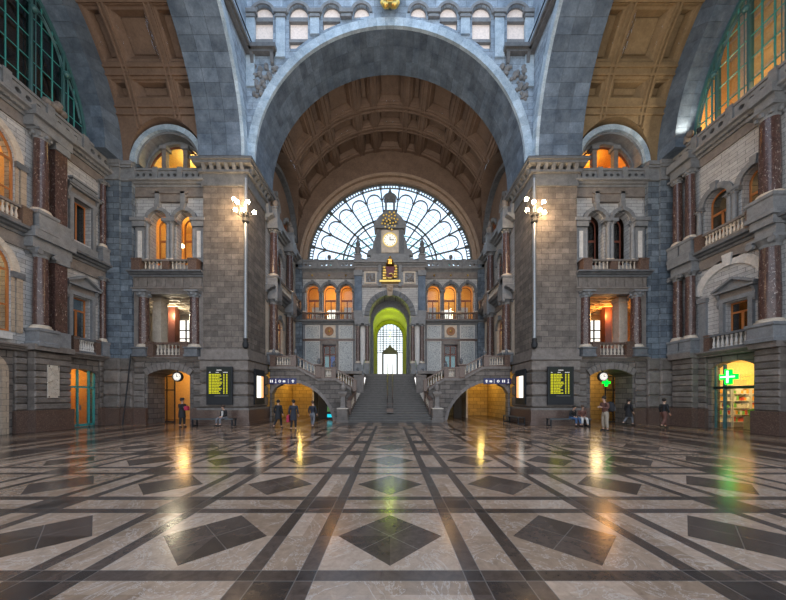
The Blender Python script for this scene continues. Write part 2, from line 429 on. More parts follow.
def balustrade(fr, p0, p1, h, n, label, group=None, railm='tstone', bm='cream', ped=(1, 1), pw=.18, pedm='plinth', th=.14, name='balustrade', bw=.075):
    """from p0 to p1 in wall coordinates (u,v,z)"""
    p0, p1 = Vector(p0), Vector(p1); d = p1 - p0
    t = thing(name, label, 'balustrade', fr, *((p0 + p1) / 2), group=group)
    a, b = p0 - (p0 + p1) / 2, p1 - (p0 + p1) / 2
    L = Vector((d.x, d.y, 0)).normalized(); nrm = Vector((-L.y, L.x, 0))
    def bar(z0, z1, w):
        vs = []
        for e in (a, b):
            for q in (-1, 1):
                for z in (z0, z1):
                    p = e + nrm * w * q; vs.append((p.x, p.y, p.z + z))
        return MB().add(vs, [(0, 1, 3, 2), (4, 6, 7, 5), (0, 4, 5, 1), (2, 3, 7, 6), (1, 5, 7, 3), (0, 2, 6, 4)])
    build(bar(0, h * .14, th), 'base_rail', railm, t)
    build(bar(h * .86, h, th * 1.15), 'rail', railm, t)
    for i, e in ((0, a), (1, b)):
        if ped[i]:
            q = e + L * (pw if i == 0 else -pw) * (1 if ped[i] == 1 else 1)
            build(MB().sq(q.x, q.y, [(pw, q.z), (pw, q.z + h * .9), (pw * 1.1, q.z + h * .92), (pw * 1.1, q.z + h * 1.04)]), 'pedestal', pedm, t)
    bh = h * .72; proto = None; LL = Vector((d.x, d.y, 0)).length
    s0 = pw * 2.1 if ped[0] else .08; s1 = pw * 2.1 if ped[1] else .08
    for k in range(n):
        f = (s0 + (LL - s0 - s1) * (k + .5) / n) / LL; p = a + (b - a) * f
        if proto is None:
            key = (round(bh, 3), bm, bw)
            proto = build(bal_mb(bh, bw), 'baluster', bm, t, smooth=True); 
            if key in BAL: proto.data = BAL[key]
            else: BAL[key] = proto.data
            proto.location = (p.x, p.y, p.z + h * .14)
        else:
            c = proto.copy(); COL.objects.link(c); c.parent = t; c.location = (p.x, p.y, p.z + h * .14)
    return t
def cornice(fr, u0, u1, v, z0, z1, proj, m, label, cat='cornice', dent=0, ret=None):
    h = z1 - z0
    t = wtop(nm('trim'), label, cat, fr, 0, 0, 0)
    p = [(v + .05, z0), (v - proj * .3, z0), (v - proj * .35, z0 + h * .3), (v - proj * .6, z0 + h * .4), (v - proj * .7, z0 + h * .6), (v - proj, z0 + h * .68), (v - proj * 1.05, z1 - .03), (v - proj, z1), (v + .05, z1)]
    build(MB().profile(p, u0, u1), 'moulding', m, t)
    if dent:
        d = MB(); n = max(1, int(abs(u1 - u0) / dent))
        for k in range(n):
            c = min(u0, u1) + (k + .5) * abs(u1 - u0) / n
            d.box(c - dent * .25, c + dent * .25, v - proj * .62, v - proj * .2, z0 + h * .28, z0 + h * .6)
        build(d, 'dentils', m, t)
    return t
def hole_parapet(fr, u0, u1, v, z0, z1, nseg, label, m='gstone', th=.25, hr=.11, per=3):
    """pierced stone parapet: groups of round holes between little piers"""
    t = thing('parapet', label, 'parapet', fr, 0, 0, 0)
    L = (u1 - u0) / nseg; holes = []; zc = (z0 + z1) / 2 - .03
    for k in range(nseg):
        for j in range(per):
            c = u0 + L * (k + .5) + (j - (per - 1) / 2) * min(.42, L * .8 / per)
            holes.append([(c + hr * math.cos(q * PI / 5), zc + hr * math.sin(q * PI / 5)) for q in range(10)])
    build(MB().plate(rect(u0, u1, z0 + .1, z1 - .12), holes, v - th / 2, v + th / 2), 'pierced_panel', m, t)
    build(MB().box(u0, u1, v - th * .75, v + th * .7, z0, z0 + .12).box(u0, u1, v - th * .8, v + th * .7, z1 - .14, z1), 'coping', m, t)
    for k in range(nseg + 1):
        c = u0 + L * k; c = min(max(c, u0 + .16), u1 - .16)
        build(MB().box(c - .16, c + .16, v - th, v + th * .8, z0, z1 + .05), 'pier', m, t)
    return t
def room(fr, u0, u1, v0, depth, z0, z1, m, power, col, label, floor='steps', ceil=None, lamp=None, backm=None, size=.4, open_=True):
    """a lit room behind an opening; the side towards the hall stays open"""
    t = wtop(nm('room') if 'room' in CN else 'room', label, 'room', fr, 0, 0, 0)
    y0, y1 = v0, v0 + depth; th = .1
    build(MB().box(u0 - th, u0, y0, y1, z0, z1).box(u1, u1 + th, y0, y1, z0, z1), 'side_walls', m, t)
    build(MB().box(u0 - th, u1 + th, y1, y1 + th, z0, z1), 'rear_wall', backm or m, t)
    build(MB().box(u0 - th, u1 + th, y0, y1 + th, z1, z1 + th), 'room_ceiling', ceil or m, t)
    if z0 > 0: build(MB().box(u0 - th, u1 + th, y0, y1 + th, z0 - th, z0), 'room_floor', floor, t)
    if power:
        L = bpy.data.lights.new('room_light', 'POINT'); L.energy = power; L.color = col; L.shadow_soft_size = size
        o = bpy.data.objects.new('room_light', L); COL.objects.link(o)
        o.location = W(fr, (u0 + u1) / 2, v0 + depth * .5, z1 - max(.5, (z1 - z0) * .2))
    if lamp: pendant(fr, (u0 + u1) / 2 + lamp[0], v0 + lamp[1], lamp[2], z1, lamp[3])
    return t
def pendant(fr, u, v, z, ztop, label, r=.16):
    t = thing('pendant_lamp', label, 'lamp', fr, u, v, z)
    build(MB().tube([(0, 0, r), (0, 0, ztop - z)], .015, 6), 'cord', 'black', t)
    build(MB().lathe(0, 0, [(.05, r * .8), (.07, r * 1.2), (.02, r * 1.4)], 8), 'fitting', 'black', t)
    build(MB().ball(0, 0, 0, r, 12, 8), 'lamp_shade', 'globe', t, smooth=True)
def glazed(fr, poly, v, label, fm='wood', gm='glass', bars=(), fw=.07, kind='window', th=.06):
    """window: frame following poly, bars = list of (u0,z0,u1,z1,halfwidth)"""
    t = wtop(nm(kind), label, kind, fr, 0, 0, 0)
    cx = sum(p[0] for p in poly) / len(poly); cz = sum(p[1] for p in poly) / len(poly)
    ins = []
    n = len(poly)
    for i in range(n):
        a, b, c = Vector(poly[i - 1]), Vector(poly[i]), Vector(poly[(i + 1) % n])
        e1 = (b - a).normalized(); e2 = (c - b).normalized()
        n1 = Vector((-e1.y, e1.x)); n2 = Vector((-e2.y, e2.x)); m_ = (n1 + n2)
        m_ = m_.normalized() / max(.4, m_.normalized().dot(n1)); q = b + m_ * fw; ins.append((q.x, q.y))
    build(MB().plate(poly, [ins], v - th / 2, v + th / 2), 'window_frame' if kind == 'window' else 'door_frame', fm, t)
    if bars:
        b = MB()
        for u0, z0, u1, z1, w in bars:
            d = Vector((u1 - u0, z1 - z0)).normalized(); q = Vector((-d.y, d.x)) * w
            b.prism([(u0 - q.x, z0 - q.y), (u1 - q.x, z1 - q.y), (u1 + q.x, z1 + q.y), (u0 + q.x, z0 + q.y)], v - th * .45, v + th * .45)
        build(b, 'glazing_bars', fm, t)
    if gm: build(MB().plate(ins, [], v - .008, v + .008), 'pane', gm, t)
    return t
def archivolt(fr, cu, cz, r0, r1, v0, v1, m, label, n=13, key=True, a0=0, a1=180, gap=.01, ny=1):
    t = wtop(nm('trim'), label, 'arch moulding', fr, 0, 0, 0)
    build(MB().arch(cu, cz, r0, r1, v0, v1, a0, a1, n, gap, ny), 'arch_blocks', m, t)
    if key:
        k = (r1 - r0)
        build(MB().prism([(cu - k * .35, cz + r0 - .04), (cu + k * .35, cz + r0 - .04), (cu + k * .55, cz + r1 + k * .45), (cu - k * .55, cz + r1 + k * .45)], v0 - .1, v1), 'keystone', m, t)
    return t
def rustic(fr, segs, v0, v1, z0, z1, rows, label, m='rust', name=None, bevel=.045):
    """courses of bevelled blocks; segs = list of (u0,u1)"""
    mb = MB(); h = (z1 - z0) / rows
    for u0, u1 in segs:
        for r in range(rows):
            mb.bbox(u0, u1, v0, v1, z0 + r * h + .02, z0 + (r + 1) * h - .02, bevel)
        mb.box(u0 + .03, u1 - .03, v0 + bevel * 1.8, v1, z0, z1)
    return S(mb, name or nm('trim'), m, fr, label, 'stonework')
def pediment(fr, uc, hw, z, v, h, label, m='gstone', flat=False, sur=None):
    """window surround + pediment; sur=(z0) bottom of jambs; opening half width hw"""
    t = wtop(nm('trim'), label, 'window surround', fr, 0, 0, 0)
    z0 = sur; jw = .2
    build(MB().box(uc - hw - jw, uc - hw, v - .16, v + .05, z0, z).box(uc + hw, uc + hw + jw, v - .16, v + .05, z0, z).box(uc - hw - jw, uc + hw + jw, v - .16, v + .05, z, z + .22), 'surround', m, t)
    build(MB().box(uc - hw - jw, uc + hw + jw, v - .12, v + .05, z + .22, z + .52), 'frieze', 'tstone', t)
    W_ = hw + jw + .18
    zz = z + .52
    if flat:
        build(MB().box(uc - W_, uc + W_, v - .34, v + .05, zz, zz + .1).box(uc - W_ - .06, uc + W_ + .06, v - .4, v + .05, zz + .1, zz + .18).prism([(uc - W_ * .8, zz + .18), (uc + W_ * .8, zz + .18), (uc + W_ * .72, zz + .18 + h), (uc - W_ * .72, zz + .18 + h)], v - .22, v + .05).box(uc - W_ * .8, uc + W_ * .8, v - .3, v + .05, zz + .18 + h, zz + .28 + h), 'head_cornice', m, t)
    else:
        build(MB().box(uc - W_, uc + W_, v - .36, v + .05, zz, zz + .1), 'head_cornice', m, t)
        build(MB().prism([(uc - W_, zz + .1), (uc + W_, zz + .1), (uc, zz + .1 + h)], v - .18, v + .05), 'tympanum', m, t)
        rk = MB()
        for s in (-1, 1):
            rk.prism([(uc + s * (W_ + .04), zz + .1), (uc, zz + .1 + h), (uc, zz + .22 + h), (uc + s * (W_ + .06), zz + .2)], v - .38, v + .05)
        build(rk, 'raking_cornice', m, t)
    # scroll brackets
    br = MB()
    for s in (-1, 1):
        br.prism_yz([(v + .05, z - .3), (v - .12, z - .25), (v - .18, z - .1), (v - .14, z + .2), (v - .28, z + .5), (v + .05, z + .5)], uc + s * (hw + jw + .05) - .06, uc + s * (hw + jw + .05) + .06)
    build(br, 'brackets', m, t)
    return t
def pipe_lamp(side):
    s = side; w = 'west' if s < 0 else 'east'
    wd = 'left' if s < 0 else 'right'
    fr = (s * 9.32, 18.98, 0)
    t = thing('pole_lamp', f'tall grey steel pole with cluster of glowing bulbs on {wd} great pier', 'lamp', fr, 0, 0, 4.9)
    build(MB().tube([(0, 0, .55), (0, 0, 11.0)], .11, 10), 'pole', 'pipe', t, smooth=True)
    build(MB().lathe(0, 0, [(.05, 0), (.17, .1), (.2, .3), (.13, .5), (.16, .6), (.11, .7)], 10), 'pole_foot', 'black', t, smooth=True)
    build(MB().lathe(0, 0, [(.12, 8.1), (.22, 8.2), (.17, 8.5), (.24, 8.6), (.13, 8.8)], 10), 'collar', 'black', t, smooth=True)
    for z in (1.5, 6, 10.2): build(MB().box(-.05, .05, 0, .2, z, z + .1), 'wall_bracket', 'pipe', t)
    pts = [(-.62, -.25, 9.5), (-.28, -.5, 9.15), (.36, -.45, 9.2), (.08, -.55, 8.62), (.6, -.1, 8.75), (-.55, -.2, 8.85)]
    for p in pts:
        a = build(MB().tube([(0, 0, 8.45), (p[0] * .5, p[1] * .6, 8.5), (p[0], p[1], p[2] - .12)], .03, 6), 'lamp_arm', 'black', t)
        build(MB().lathe(p[0], p[1], [(.03, p[2] - .14), (.07, p[2] - .08), (.05, p[2] - .02)], 8), 'bulb_holder', 'black', a)
        build(MB().ball(*p, .12, 10, 8), 'bulb', 'bulb', a, smooth=True)
    L = bpy.data.lights.new('cluster_light', 'POINT'); L.energy = LP['cluster']; L.color = (1, .66, .36); L.shadow_soft_size = .35
    o = bpy.data.objects.new('cluster_light', L); COL.objects.link(o); o.location = (fr[0] - s * .3, fr[1] - 1.2, 13.4)
LP = dict(cluster=520)
CN['room'] = 0
# ---------------------------------------------------------------- floor
S(MB().box(-23.5, 23.5, -8, 30.2, -.2, 0), 'floor', 'floor', W0, 'polished stone floor with dark diamonds in crossing dark bands', 'floor')
F = (0, 0, 0)
# ---------------------------------------------------------------- great piers
def pier(s):
    wd = 'left' if s < 0 else 'right'
    x0, x1 = (s * 9.34, s * 12.2); x0, x1 = sorted((x0, x1)); yf, yb = 19.2, 22.05
    t = wtop(f'wall_pier_{wd}', f'huge square grey ashlar pier on the {wd} of the stair arch', 'pier', W0, 0, 0, 0)
    build(MB().box(x0, x1, yf, yb, 4.4, 29.5), 'pier_shaft', 'pier', t)
    e = .14
    rb = MB()
    h = (4.25 - 1.08) / 4
    for k in range(4):
        z0 = 1.08 + k * h + .03; z1 = 1.08 + (k + 1) * h - .03; b = .09
        X0, X1, Y0, Y1 = x0 - e, x1 + e, yf - e, yb + e
        rb.add([(X0 + b, Y0 + b, z0 - .0), (X1 - b, Y0 + b, z0), (X1 - b, Y1 - b, z0), (X0 + b, Y1 - b, z0), (X0, Y0, z0 + b), (X1, Y0, z0 + b), (X1, Y1, z0 + b), (X0, Y1, z0 + b),
                (X0, Y0, z1 - b), (X1, Y0, z1 - b), (X1, Y1, z1 - b), (X0, Y1, z1 - b), (X0 + b, Y0 + b, z1), (X1 - b, Y0 + b, z1), (X1 - b, Y1 - b, z1), (X0 + b, Y1 - b, z1)],
               [(3, 2, 1, 0), (12, 13, 14, 15)] + [(4 * r + i, 4 * r + (i + 1) % 4, 4 * r + 4 + (i + 1) % 4, 4 * r + 4 + i) for r in range(3) for i in range(4)])
    rb.box(x0 - e + .12, x1 + e - .12, yf - e + .12, yb + e - .12, 1.0, 4.3)
    build(rb, 'rusticated_base', 'rust', t)
    build(MB().box(x0 - .3, x1 + .3, yf - .3, yb + .3, 0, .18).box(x0 - .24, x1 + .24, yf - .24, yb + .24, .18, .95), 'granite_plinth', 'plinth', t)
    build(MB().box(x0 - .27, x1 + .27, yf - .27, yb + .27, .95, 1.08), 'plinth_cap', 'tstone', t)
    build(MB().box(x0 - .2, x1 + .2, yf - .2, yb + .2, 4.22, 4.42).box(x0 - .1, x1 + .1, yf - .1, yb + .1, 4.42, 4.9), 'string_course', 'tstone', t)
    c = MB()
    for d, z0, z1 in ((.08, 15.55, 15.75), (.05, 15.75, 16.35), (.22, 16.35, 16.5), (.45, 16.78, 16.95), (.55, 16.95, 17.12), (.3, 17.12, 17.25)):
        c.box(x0 - d, x1 + d, yf - d, yb + d, z0, z1)
    build(c, 'capital_mouldings', 'dstone', t)
    d = MB()
    for k in range(6):
        c_ = x0 + .2 + k * (x1 - x0 - .4) / 5; d.prism_yz([(yf - .1, 16.4), (yf - .2, 16.45), (yf - .42, 16.8), (yf, 16.8)], c_ - .12, c_ + .12)
        c_ = yf + .2 + k * (yb - yf - .4) / 5
        for sx, xx in ((-1, x0), (1, x1)):
            d.add([(xx + sx * y_, c_ + w_, z_) for w_ in (-.12, .12) for y_, z_ in ((.1, 16.4), (.2, 16.45), (.42, 16.8), (0, 16.8))],
                  [(0, 1, 2, 3), (7, 6, 5, 4), (0, 4, 5, 1), (1, 5, 6, 2), (2, 6, 7, 3), (3, 7, 4, 0)])
    build(d, 'capital_brackets', 'dstone', t)
for s in (-1, 1): pier(s); pipe_lamp(s)
# ---------------------------------------------------------------- great arches over the crossing
CZ = 17.15
def great_wall(fr, half, name, label, holes=(), mir=False, zt=29.5, ru=9.32, depth=2.86):
    """wall above an arch, arch centre at u=0"""
    o = []
    outer = [(-half, CZ)] + [(-ru, CZ)] * (half > ru + .01)
    n = 48
    outer = [(-half, zt), (-half, CZ)]
    if half > ru + .01: outer.append((-ru, CZ))
    for k in range(1, n): t = PI - PI * k / n; outer.append((ru * math.cos(t), CZ + ru * math.sin(t)))
    if half > ru + .01: outer.append((ru, CZ))
    outer += [(half, CZ), (half, zt)]
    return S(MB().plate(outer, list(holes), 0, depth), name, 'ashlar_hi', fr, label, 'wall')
wins = []
winpoly = []
for s in (-1, 1):
    for xc, hw in ((8.3, .66), (5.98, .62), (3.82, .58), (1.86, .52)):
        zs = 27.4 - hw
        c = s * xc
        bot = []
        for k in range(9):
            u = c - hw + 2 * hw * k / 8; zc = CZ + math.sqrt(max(0, 9.62 ** 2 - u * u)); bot.append((u, max(24.55, zc)))
        po = bot[:]
        zs = max(zs, max(b[1] for b in bot) + .06)
        for k in range(13):
            t = PI * k / 12; po.append((c + hw * math.cos(t), zs + hw * math.sin(t) * min(1, (27.5 - zs + .45) / hw)))
        winpoly.append((c, hw, zs, po))
frF = (0, 19.2, 0)
great_wall(frF, 9.34, 'wall_crossing_front', 'blue grey stone wall above the great front arch', [p[3] for p in winpoly])
for i, (c, hw, zs, po) in enumerate(winpoly):
    ordn = ['outermost', 'second from the corner', 'third from the corner', 'innermost beside the gilt emblem'][i % 4]
    wd = 'left' if i < 4 else 'right'
    t = glazed(frF, po, .16, f'round headed window with pale blinds, {ordn}, {wd} of the arch top', 'gstone', None, (), .04)
    build(MB().plate(po, [], .20, .24), 'blind', 'frost', t)
    b = MB().box(c - hw, c + hw, .02, .2, 26.35, 26.62)
    lo = po[4][1]
    if lo < 25.3: b.box(c - hw, c + hw, .02, .2, 25.0, 25.2)
    build(b, 'transom', 'gstone', t)
    build(MB().arch(c, zs, hw + .02, hw + .2, -.08, .1, 0, 180, 9, .01), 'arch_hood', 'gstone', t)
    zb = max(24.6, CZ + math.sqrt(9.6 ** 2 - (abs(c)) ** 2) + .3)
    if i % 4 == 0:
        build(MB().box(c - .95, c + .95, -.45, .05, 24.2, 24.45).box(c - .8, c + .8, -.3, .05, 24.05, 24.2).prism_yz([(0, 23.4), (-.15, 23.5), (-.3, 24.1), (0, 24.1)], c - .75, c - .55).prism_yz([(0, 23.4), (-.15, 23.5), (-.3, 24.1), (0, 24.1)], c + .55, c + .75), 'window_balcony', 'dstone', t)
for s in (-1, 1):
    for xc, z0 in ((7.12, 23.9), (4.9, 25.4), (2.85, 26.5), (9.1, 22)):
        c = s * xc
        t = wtop(nm('trim'), f'flat stone pilaster between the high windows, {xc:.0f} m off centre', 'pilaster', frF, 0, 0, 0)
        t['label'] = f"flat blue stone pilaster {'nearest the emblem' if xc < 3 else 'second from the emblem' if xc < 5 else 'third from the emblem' if xc < 8 else 'in the corner'} on the {'left' if s < 0 else 'right'}"
        build(MB().box(c - .3, c + .3, -.12, .1, z0, 26.7), 'pilaster_shaft', 'block_light', t)
        build(MB().box(c - .42, c + .42, -.22, .1, 26.7, 26.95).box(c - .36, c + .36, -.18, .1, 26.45, 26.58), 'capital', 'gstone', t)
archivolt(frF, 0, CZ, 8.8, 9.34, -.1, .1, 'block_light', 'pale voussoir ring of the great front arch', 49, False)
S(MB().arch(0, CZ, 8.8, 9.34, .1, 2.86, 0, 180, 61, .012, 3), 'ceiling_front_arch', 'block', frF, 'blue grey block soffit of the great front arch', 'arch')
for s in (-1, 1):
    wd = 'left' if s < 0 else 'right'
    fr = (s * 9.34, 9.86, -s * PI / 2)
    great_wall(fr, 9.34, f'wall_crossing_{wd}', f'blue grey stone wall above the great {wd} arch')
    archivolt(fr, 0, CZ, 8.8, 9.34, -.1, .1, 'block_light', f'pale voussoir ring of the great {wd} arch', 49, False)
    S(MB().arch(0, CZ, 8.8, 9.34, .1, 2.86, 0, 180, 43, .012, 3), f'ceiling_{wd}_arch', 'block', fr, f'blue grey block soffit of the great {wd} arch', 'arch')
    uA, uB = sorted((s * -5.9, s * -9.3))
    t = wtop(nm('trim'), f'dark stone ledge with rail on the {wd} crossing wall beside the high windows', 'ledge', fr, 0, 0, 0)
    build(MB().box(uA, uB, -.42, .05, 24.2, 24.42).box(uA, uB, -.28, .05, 24.02, 24.2), 'ledge_stone', 'dstone', t)
    build(MB().tube([(uA, -.38, 24.75), (uB, -.38, 24.75)], .04, 6), 'ledge_rail', 'black', t)
    # carved panel in the spandrel
    t = wtop(nm('trim'), f'rough carved relief panel in the spandrel {wd} of the front arch', 'relief', frF, 0, 0, 0)
    rp = MB(); rnd = random.Random(3 + s)
    for k in range(70):
        u = s * (7.2 + rnd.random() * 1.7); z = 21.2 + rnd.random() * 2.2
        if math.hypot(u, z - CZ) < 9.6 - 1.2 * 0 + .1 and math.hypot(u, z - CZ) < 9.45: continue
        rp.ball(u, -.02, z, .08 + rnd.random() * .12, 6, 4)
    build(rp, 'carving', 'gstone', t)
# gilt emblem at the top
t = thing('gilt_emblem', 'gilded oval emblem with lion feet at the crown of the great front arch', 'emblem', frF, 0, -.35, 26.6)
build(MB().lathe(0, 0, [(.01, 0)] * 2, 3) if 0 else MB().prism([(.62 * math.cos(k * PI / 12), 1.1 + .72 * math.sin(k * PI / 12)) for k in range(24)], -.1, .2), 'shield', 'gold', t)
build(MB().disc(0, -.18, 1.1, .55, .1, 20, .42), 'shield_ring', 'gold', t)
for s in (-1, 1):
    build(MB().tube([(s * .5, -.1, .4), (s * .35, -.15, .1), (s * .1, -.2, 0)], .14, 8).ball(s * .3, -.25, -.02, .17, 8, 6), 'scroll_foot', 'gold', t, smooth=True)
    build(MB().tube([(s * .8, -.1, 2.0), (s * .82, -.1, 1.2), (s * .6, -.15, .6), (s * .25, -.2, .3)], .08, 8), 'scroll_side', 'gold', t, smooth=True)
# ---------------------------------------------------------------- coffered vaults
def clip_lunette(bm, cu, cz, r, side):
    """cut a half-round hole (axis along y) out of the vault flank on the given side"""
    n = 20
    sel = [f for f in bm.faces if (f.calc_center_median().y * side) > 5.5 and f.calc_center_median().z < cz + r + .6]
    pts = [(cu + r * math.cos(PI * k / n), cz + r * math.sin(PI * k / n)) for k in range(n + 1)]
    geom = set(sel)
    def faces(): return [f for f in bm.faces if (f.calc_center_median().y * side) > 5.5 and f.calc_center_median().z < cz + r + .8]
    for k in range(n):
        a, b = pts[k], pts[k + 1]; d = Vector((b[0] - a[0], 0, b[1] - a[1])); nn = Vector((d.z, 0, -d.x)).normalized()
        fs = [f for f in faces() if min(v.co.x for v in f.verts) < max(a[0], b[0]) + .3 and max(v.co.x for v in f.verts) > min(a[0], b[0]) - .3]
        g = fs + list({e for f in fs for e in f.edges}) + list({v for f in fs for v in f.verts})
        bmesh.ops.bisect_plane(bm, geom=g, plane_co=(a[0], 0, a[1]), plane_no=nn)
    kill = []
    for f in faces():
        c = f.calc_center_median(); dx = c.x - cu
        if abs(dx) < r and c.z < cz + math.sqrt(r * r - dx * dx) * .9985: kill.append(f)
    bmesh.ops.delete(bm, geom=kill, context='FACES')
def vault(fr, x0, x1, Rv, cols, mname, name, label, lun, both=False):
    """half cylinder, axis = local x; cols = coffer columns [(xa,xb)]; angles measured up from +y"""
    bm = bmesh.new()
    rows = []
    for base in (38.6, 64.3, 90, 115.7, 141.4): rows.append((base - 6.6, base + 6.6, 1))
    for base in (24.8, 51.4, 77.2, 102.8, 128.6, 155.2): rows.append((base - 2.7, base + 2.7, 0))
    acuts = sorted({0, 180, *[a for r in rows for a in r[:2]]}); xcuts = sorted({x0, x1, *[v for c in cols for v in c]})
    def P(x, a, d=0.): t = R(a); return (x, (Rv + d) * math.cos(t), CZ + (Rv + d) * math.sin(t))
    def quad(xa, xb, aa, ab, d=0.):
        n = max(1, int(abs(ab - aa) / 3.4 + .5)); m = max(1, int((xb - xa) / .6 + .5))
        for i in range(n):
            for j in range(m):
                p = [bm.verts.new(P(xa + (xb - xa) * (j + jj) / m, aa + (ab - aa) * (i + ii) / n, d)) for ii, jj in ((0, 0), (0, 1), (1, 1), (1, 0))]
                bm.faces.new(p)
    def slope(xa, xb, aa, ab, da, ix, ia, db):
        """frustum ring between outer rect at depth da and inset rect at depth db"""
        n = max(1, int(abs(ab - aa) / 3.4 + .5))
        def edge(xs, as_, ds, xi, ai, di):
            q = [bm.verts.new(P(*p)) for p in ((xs[0], as_[0], ds), (xs[1], as_[1], ds), (xi[1], ai[1], di), (xi[0], ai[0], di))]
            bm.faces.new(q)
        X0, X1, A0, A1 = xa + ix, xb - ix, aa + ia, ab - ia
        edge((xa, xb), (aa, aa), da, (X0, X1), (A0, A0), db); edge((xb, xa), (ab, ab), da, (X1, X0), (A1, A1), db)
        for i in range(n):
            f0, f1 = i / n, (i + 1) / n
            a_ = (aa + (ab - aa) * f0, aa + (ab - aa) * f1); b_ = (A0 + (A1 - A0) * f0, A0 + (A1 - A0) * f1)
            edge((xb, xb), a_, da, (X1, X1), b_, db); edge((xa, xa), a_[::-1], da, (X0, X0), b_[::-1], db)
        return X0, X1, A0, A1
    for i in range(len(acuts) - 1):
        for j in range(len(xcuts) - 1):
            aa, ab, xa, xb = acuts[i], acuts[i + 1], xcuts[j], xcuts[j + 1]
            row = [r for r in rows if abs(r[0] - aa) < .01 and abs(r[1] - ab) < .01]
            col = [c for c in cols if abs(c[0] - xa) < .01 and abs(c[1] - xb) < .01]
            if row and col:
                big = row[0][2]
                g = math.degrees(.1 / Rv); i1 = min(.3, (xb - xa) * .16); g1 = math.degrees(i1 / Rv) if big else (ab - aa) * .2
                w = slope(xa, xb, aa, ab, 0, .06, g * .6, .10)
                w = slope(*w, .10, .10, g * (1 if big else .6), .12)
                w = slope(*w, .12, i1 * .7, g1 * .7, .46)
                w = slope(*w, .46, .05, g * .5, .40)
                quad(w[0], w[1], w[2], w[3], .40)
            else: quad(xa, xb, aa, ab)
    # raised double ribs between the coffers
    def rib_a(a, w=.075, h=.10):
        g = math.degrees(w / Rv); n = max(4, int((x1 - x0) / .5))
        for k in range(n):
            xa, xb = x0 + (x1 - x0) * k / n, x0 + (x1 - x0) * (k + 1) / n
            for A, B, dA, dB in ((a - g, a - g * .6, 0, -h), (a - g * .6, a + g * .6, -h, -h), (a + g * .6, a + g, -h, 0)):
                bm.faces.new([bm.verts.new(P(*p)) for p in ((xa, A, dA), (xb, A, dA), (xb, B, dB), (xa, B, dB))])
    def rib_x(x, a0, a1, w=.075, h=.10):
        n = int((a1 - a0) / 3)
        for k in range(n):
            A, B = a0 + (a1 - a0) * k / n, a0 + (a1 - a0) * (k + 1) / n
            for xa, xb, da, db in ((x - w, x - w * .6, 0, -h), (x - w * .6, x + w * .6, -h, -h), (x + w * .6, x + w, -h, 0)):
                bm.faces.new([bm.verts.new(P(*p)) for p in ((xa, A, da), (xb, A, db), (xb, B, db), (xa, B, da))])
    aset = []
    srt = sorted(rows)
    for i, r in enumerate(srt):
        if i: m_ = (srt[i - 1][1] + r[0]) / 2; aset += [m_ - 1.1, m_ + 1.1]
    aset += [srt[0][0] - 2.6, srt[0][0] - 5.0, srt[-1][1] + 2.6, srt[-1][1] + 5.0]
    for a in aset: rib_a(a)
    cc = sorted(cols)
    xs = []
    for i in range(len(cc) - 1): m_ = (cc[i][1] + cc[i + 1][0]) / 2; of = min(.17, (cc[i + 1][0] - cc[i][1]) / 2 - .09); xs += [m_ - of, m_ + of]
    for x in xs: rib_x(x, 9, 171)
    bmesh.ops.remove_doubles(bm, verts=bm.verts, dist=.0005)
    for cu, cz, r, side in lun: clip_lunette(bm, cu, cz, r, side)
    me = bpy.data.meshes.new(name); bm.to_mesh(me); bm.free(); me.materials.append(M[mname])
    o = bpy.data.objects.new(name, me); COL.objects.link(o); o.location = (fr[0], fr[1], 0); o.rotation_euler = (0, 0, fr[2])
    o['kind'] = 'structure'; o['label'] = label; o['category'] = 'vault'
    # lunette tunnels from the vault surface back to the wall
    for q, (cu, cz, r, side) in enumerate(lun):
        t = MB(); n = 24
        for k in range(n):
            vs = []
            for kk in (k, k + 1):
                a = PI * kk / n; x, z = cu + r * math.cos(a), cz + r * math.sin(a)
                yv = math.sqrt(max(.01, Rv * Rv - (z - CZ) ** 2)) if z > CZ else Rv
                vs += [(x, side * yv, z), (x, side * (Rv + .9), z)]
            t.add(vs, [(0, 1, 3, 2)])
        S(t, name + f'_lunette', mname, fr, f'plaster lunette hood cut into the {label}' if len(lun) == 1 else f"plaster lunette hood {'left' if side > 0 else 'right'} in the {label}", 'vault')
LUN_R = 2.6
for s in (-1, 1):
    wd = 'left' if s < 0 else 'right'
    # arm axis along X; local frame: rot 0 so +y is the front bay wall
    cx = [(-17.33, -16.42), (-16.0, -13.85), (-13.4, -12.35)]
    if s > 0: cx = [(-b, -a) for a, b in cx][::-1]
    x0, x1 = sorted((s * 12.2, s * 17.5))
    vault((0, 9.86, 0), x0, x1, 9.4, cx, 'plaster' if s < 0 else 'plaster_lit', f'ceiling_{wd}_arm', f'brown coffered plaster vault over the {wd} arm' if s < 0 else f'coffered plaster vault, yellow light painted in its colour, over the {wd} arm',
          [(s * 14.6, CZ + .2, 2.45, 1)])
vault((0, 0, PI / 2), 22.05, 29.7, 9.4, [(22.3, 24.85), (25.5, 26.75), (27.4, 29.3)], 'plaster', 'ceiling_front_arm', 'brown coffered plaster vault over the stairs',
      [(25.3, CZ + .2, 4.3, 1), (25.3, CZ + .2, 4.3, -1)])
M['bronze'] = plain('brown_bronze', (.16, .085, .045), .4, .7)
M['crimson'] = plain('dark_red_enamel', (.12, .012, .015), .4)
M['posterblue'] = plain('blue_poster', (.02, .12, .5), .5)
M['postercyan'] = plain('pale_cyan_poster', (.35, .65, .7), .5)
M['rglass'] = glass('radial_window_glass', (.93, .96, .97), .04)
LP.update(gal=170, corr=70)
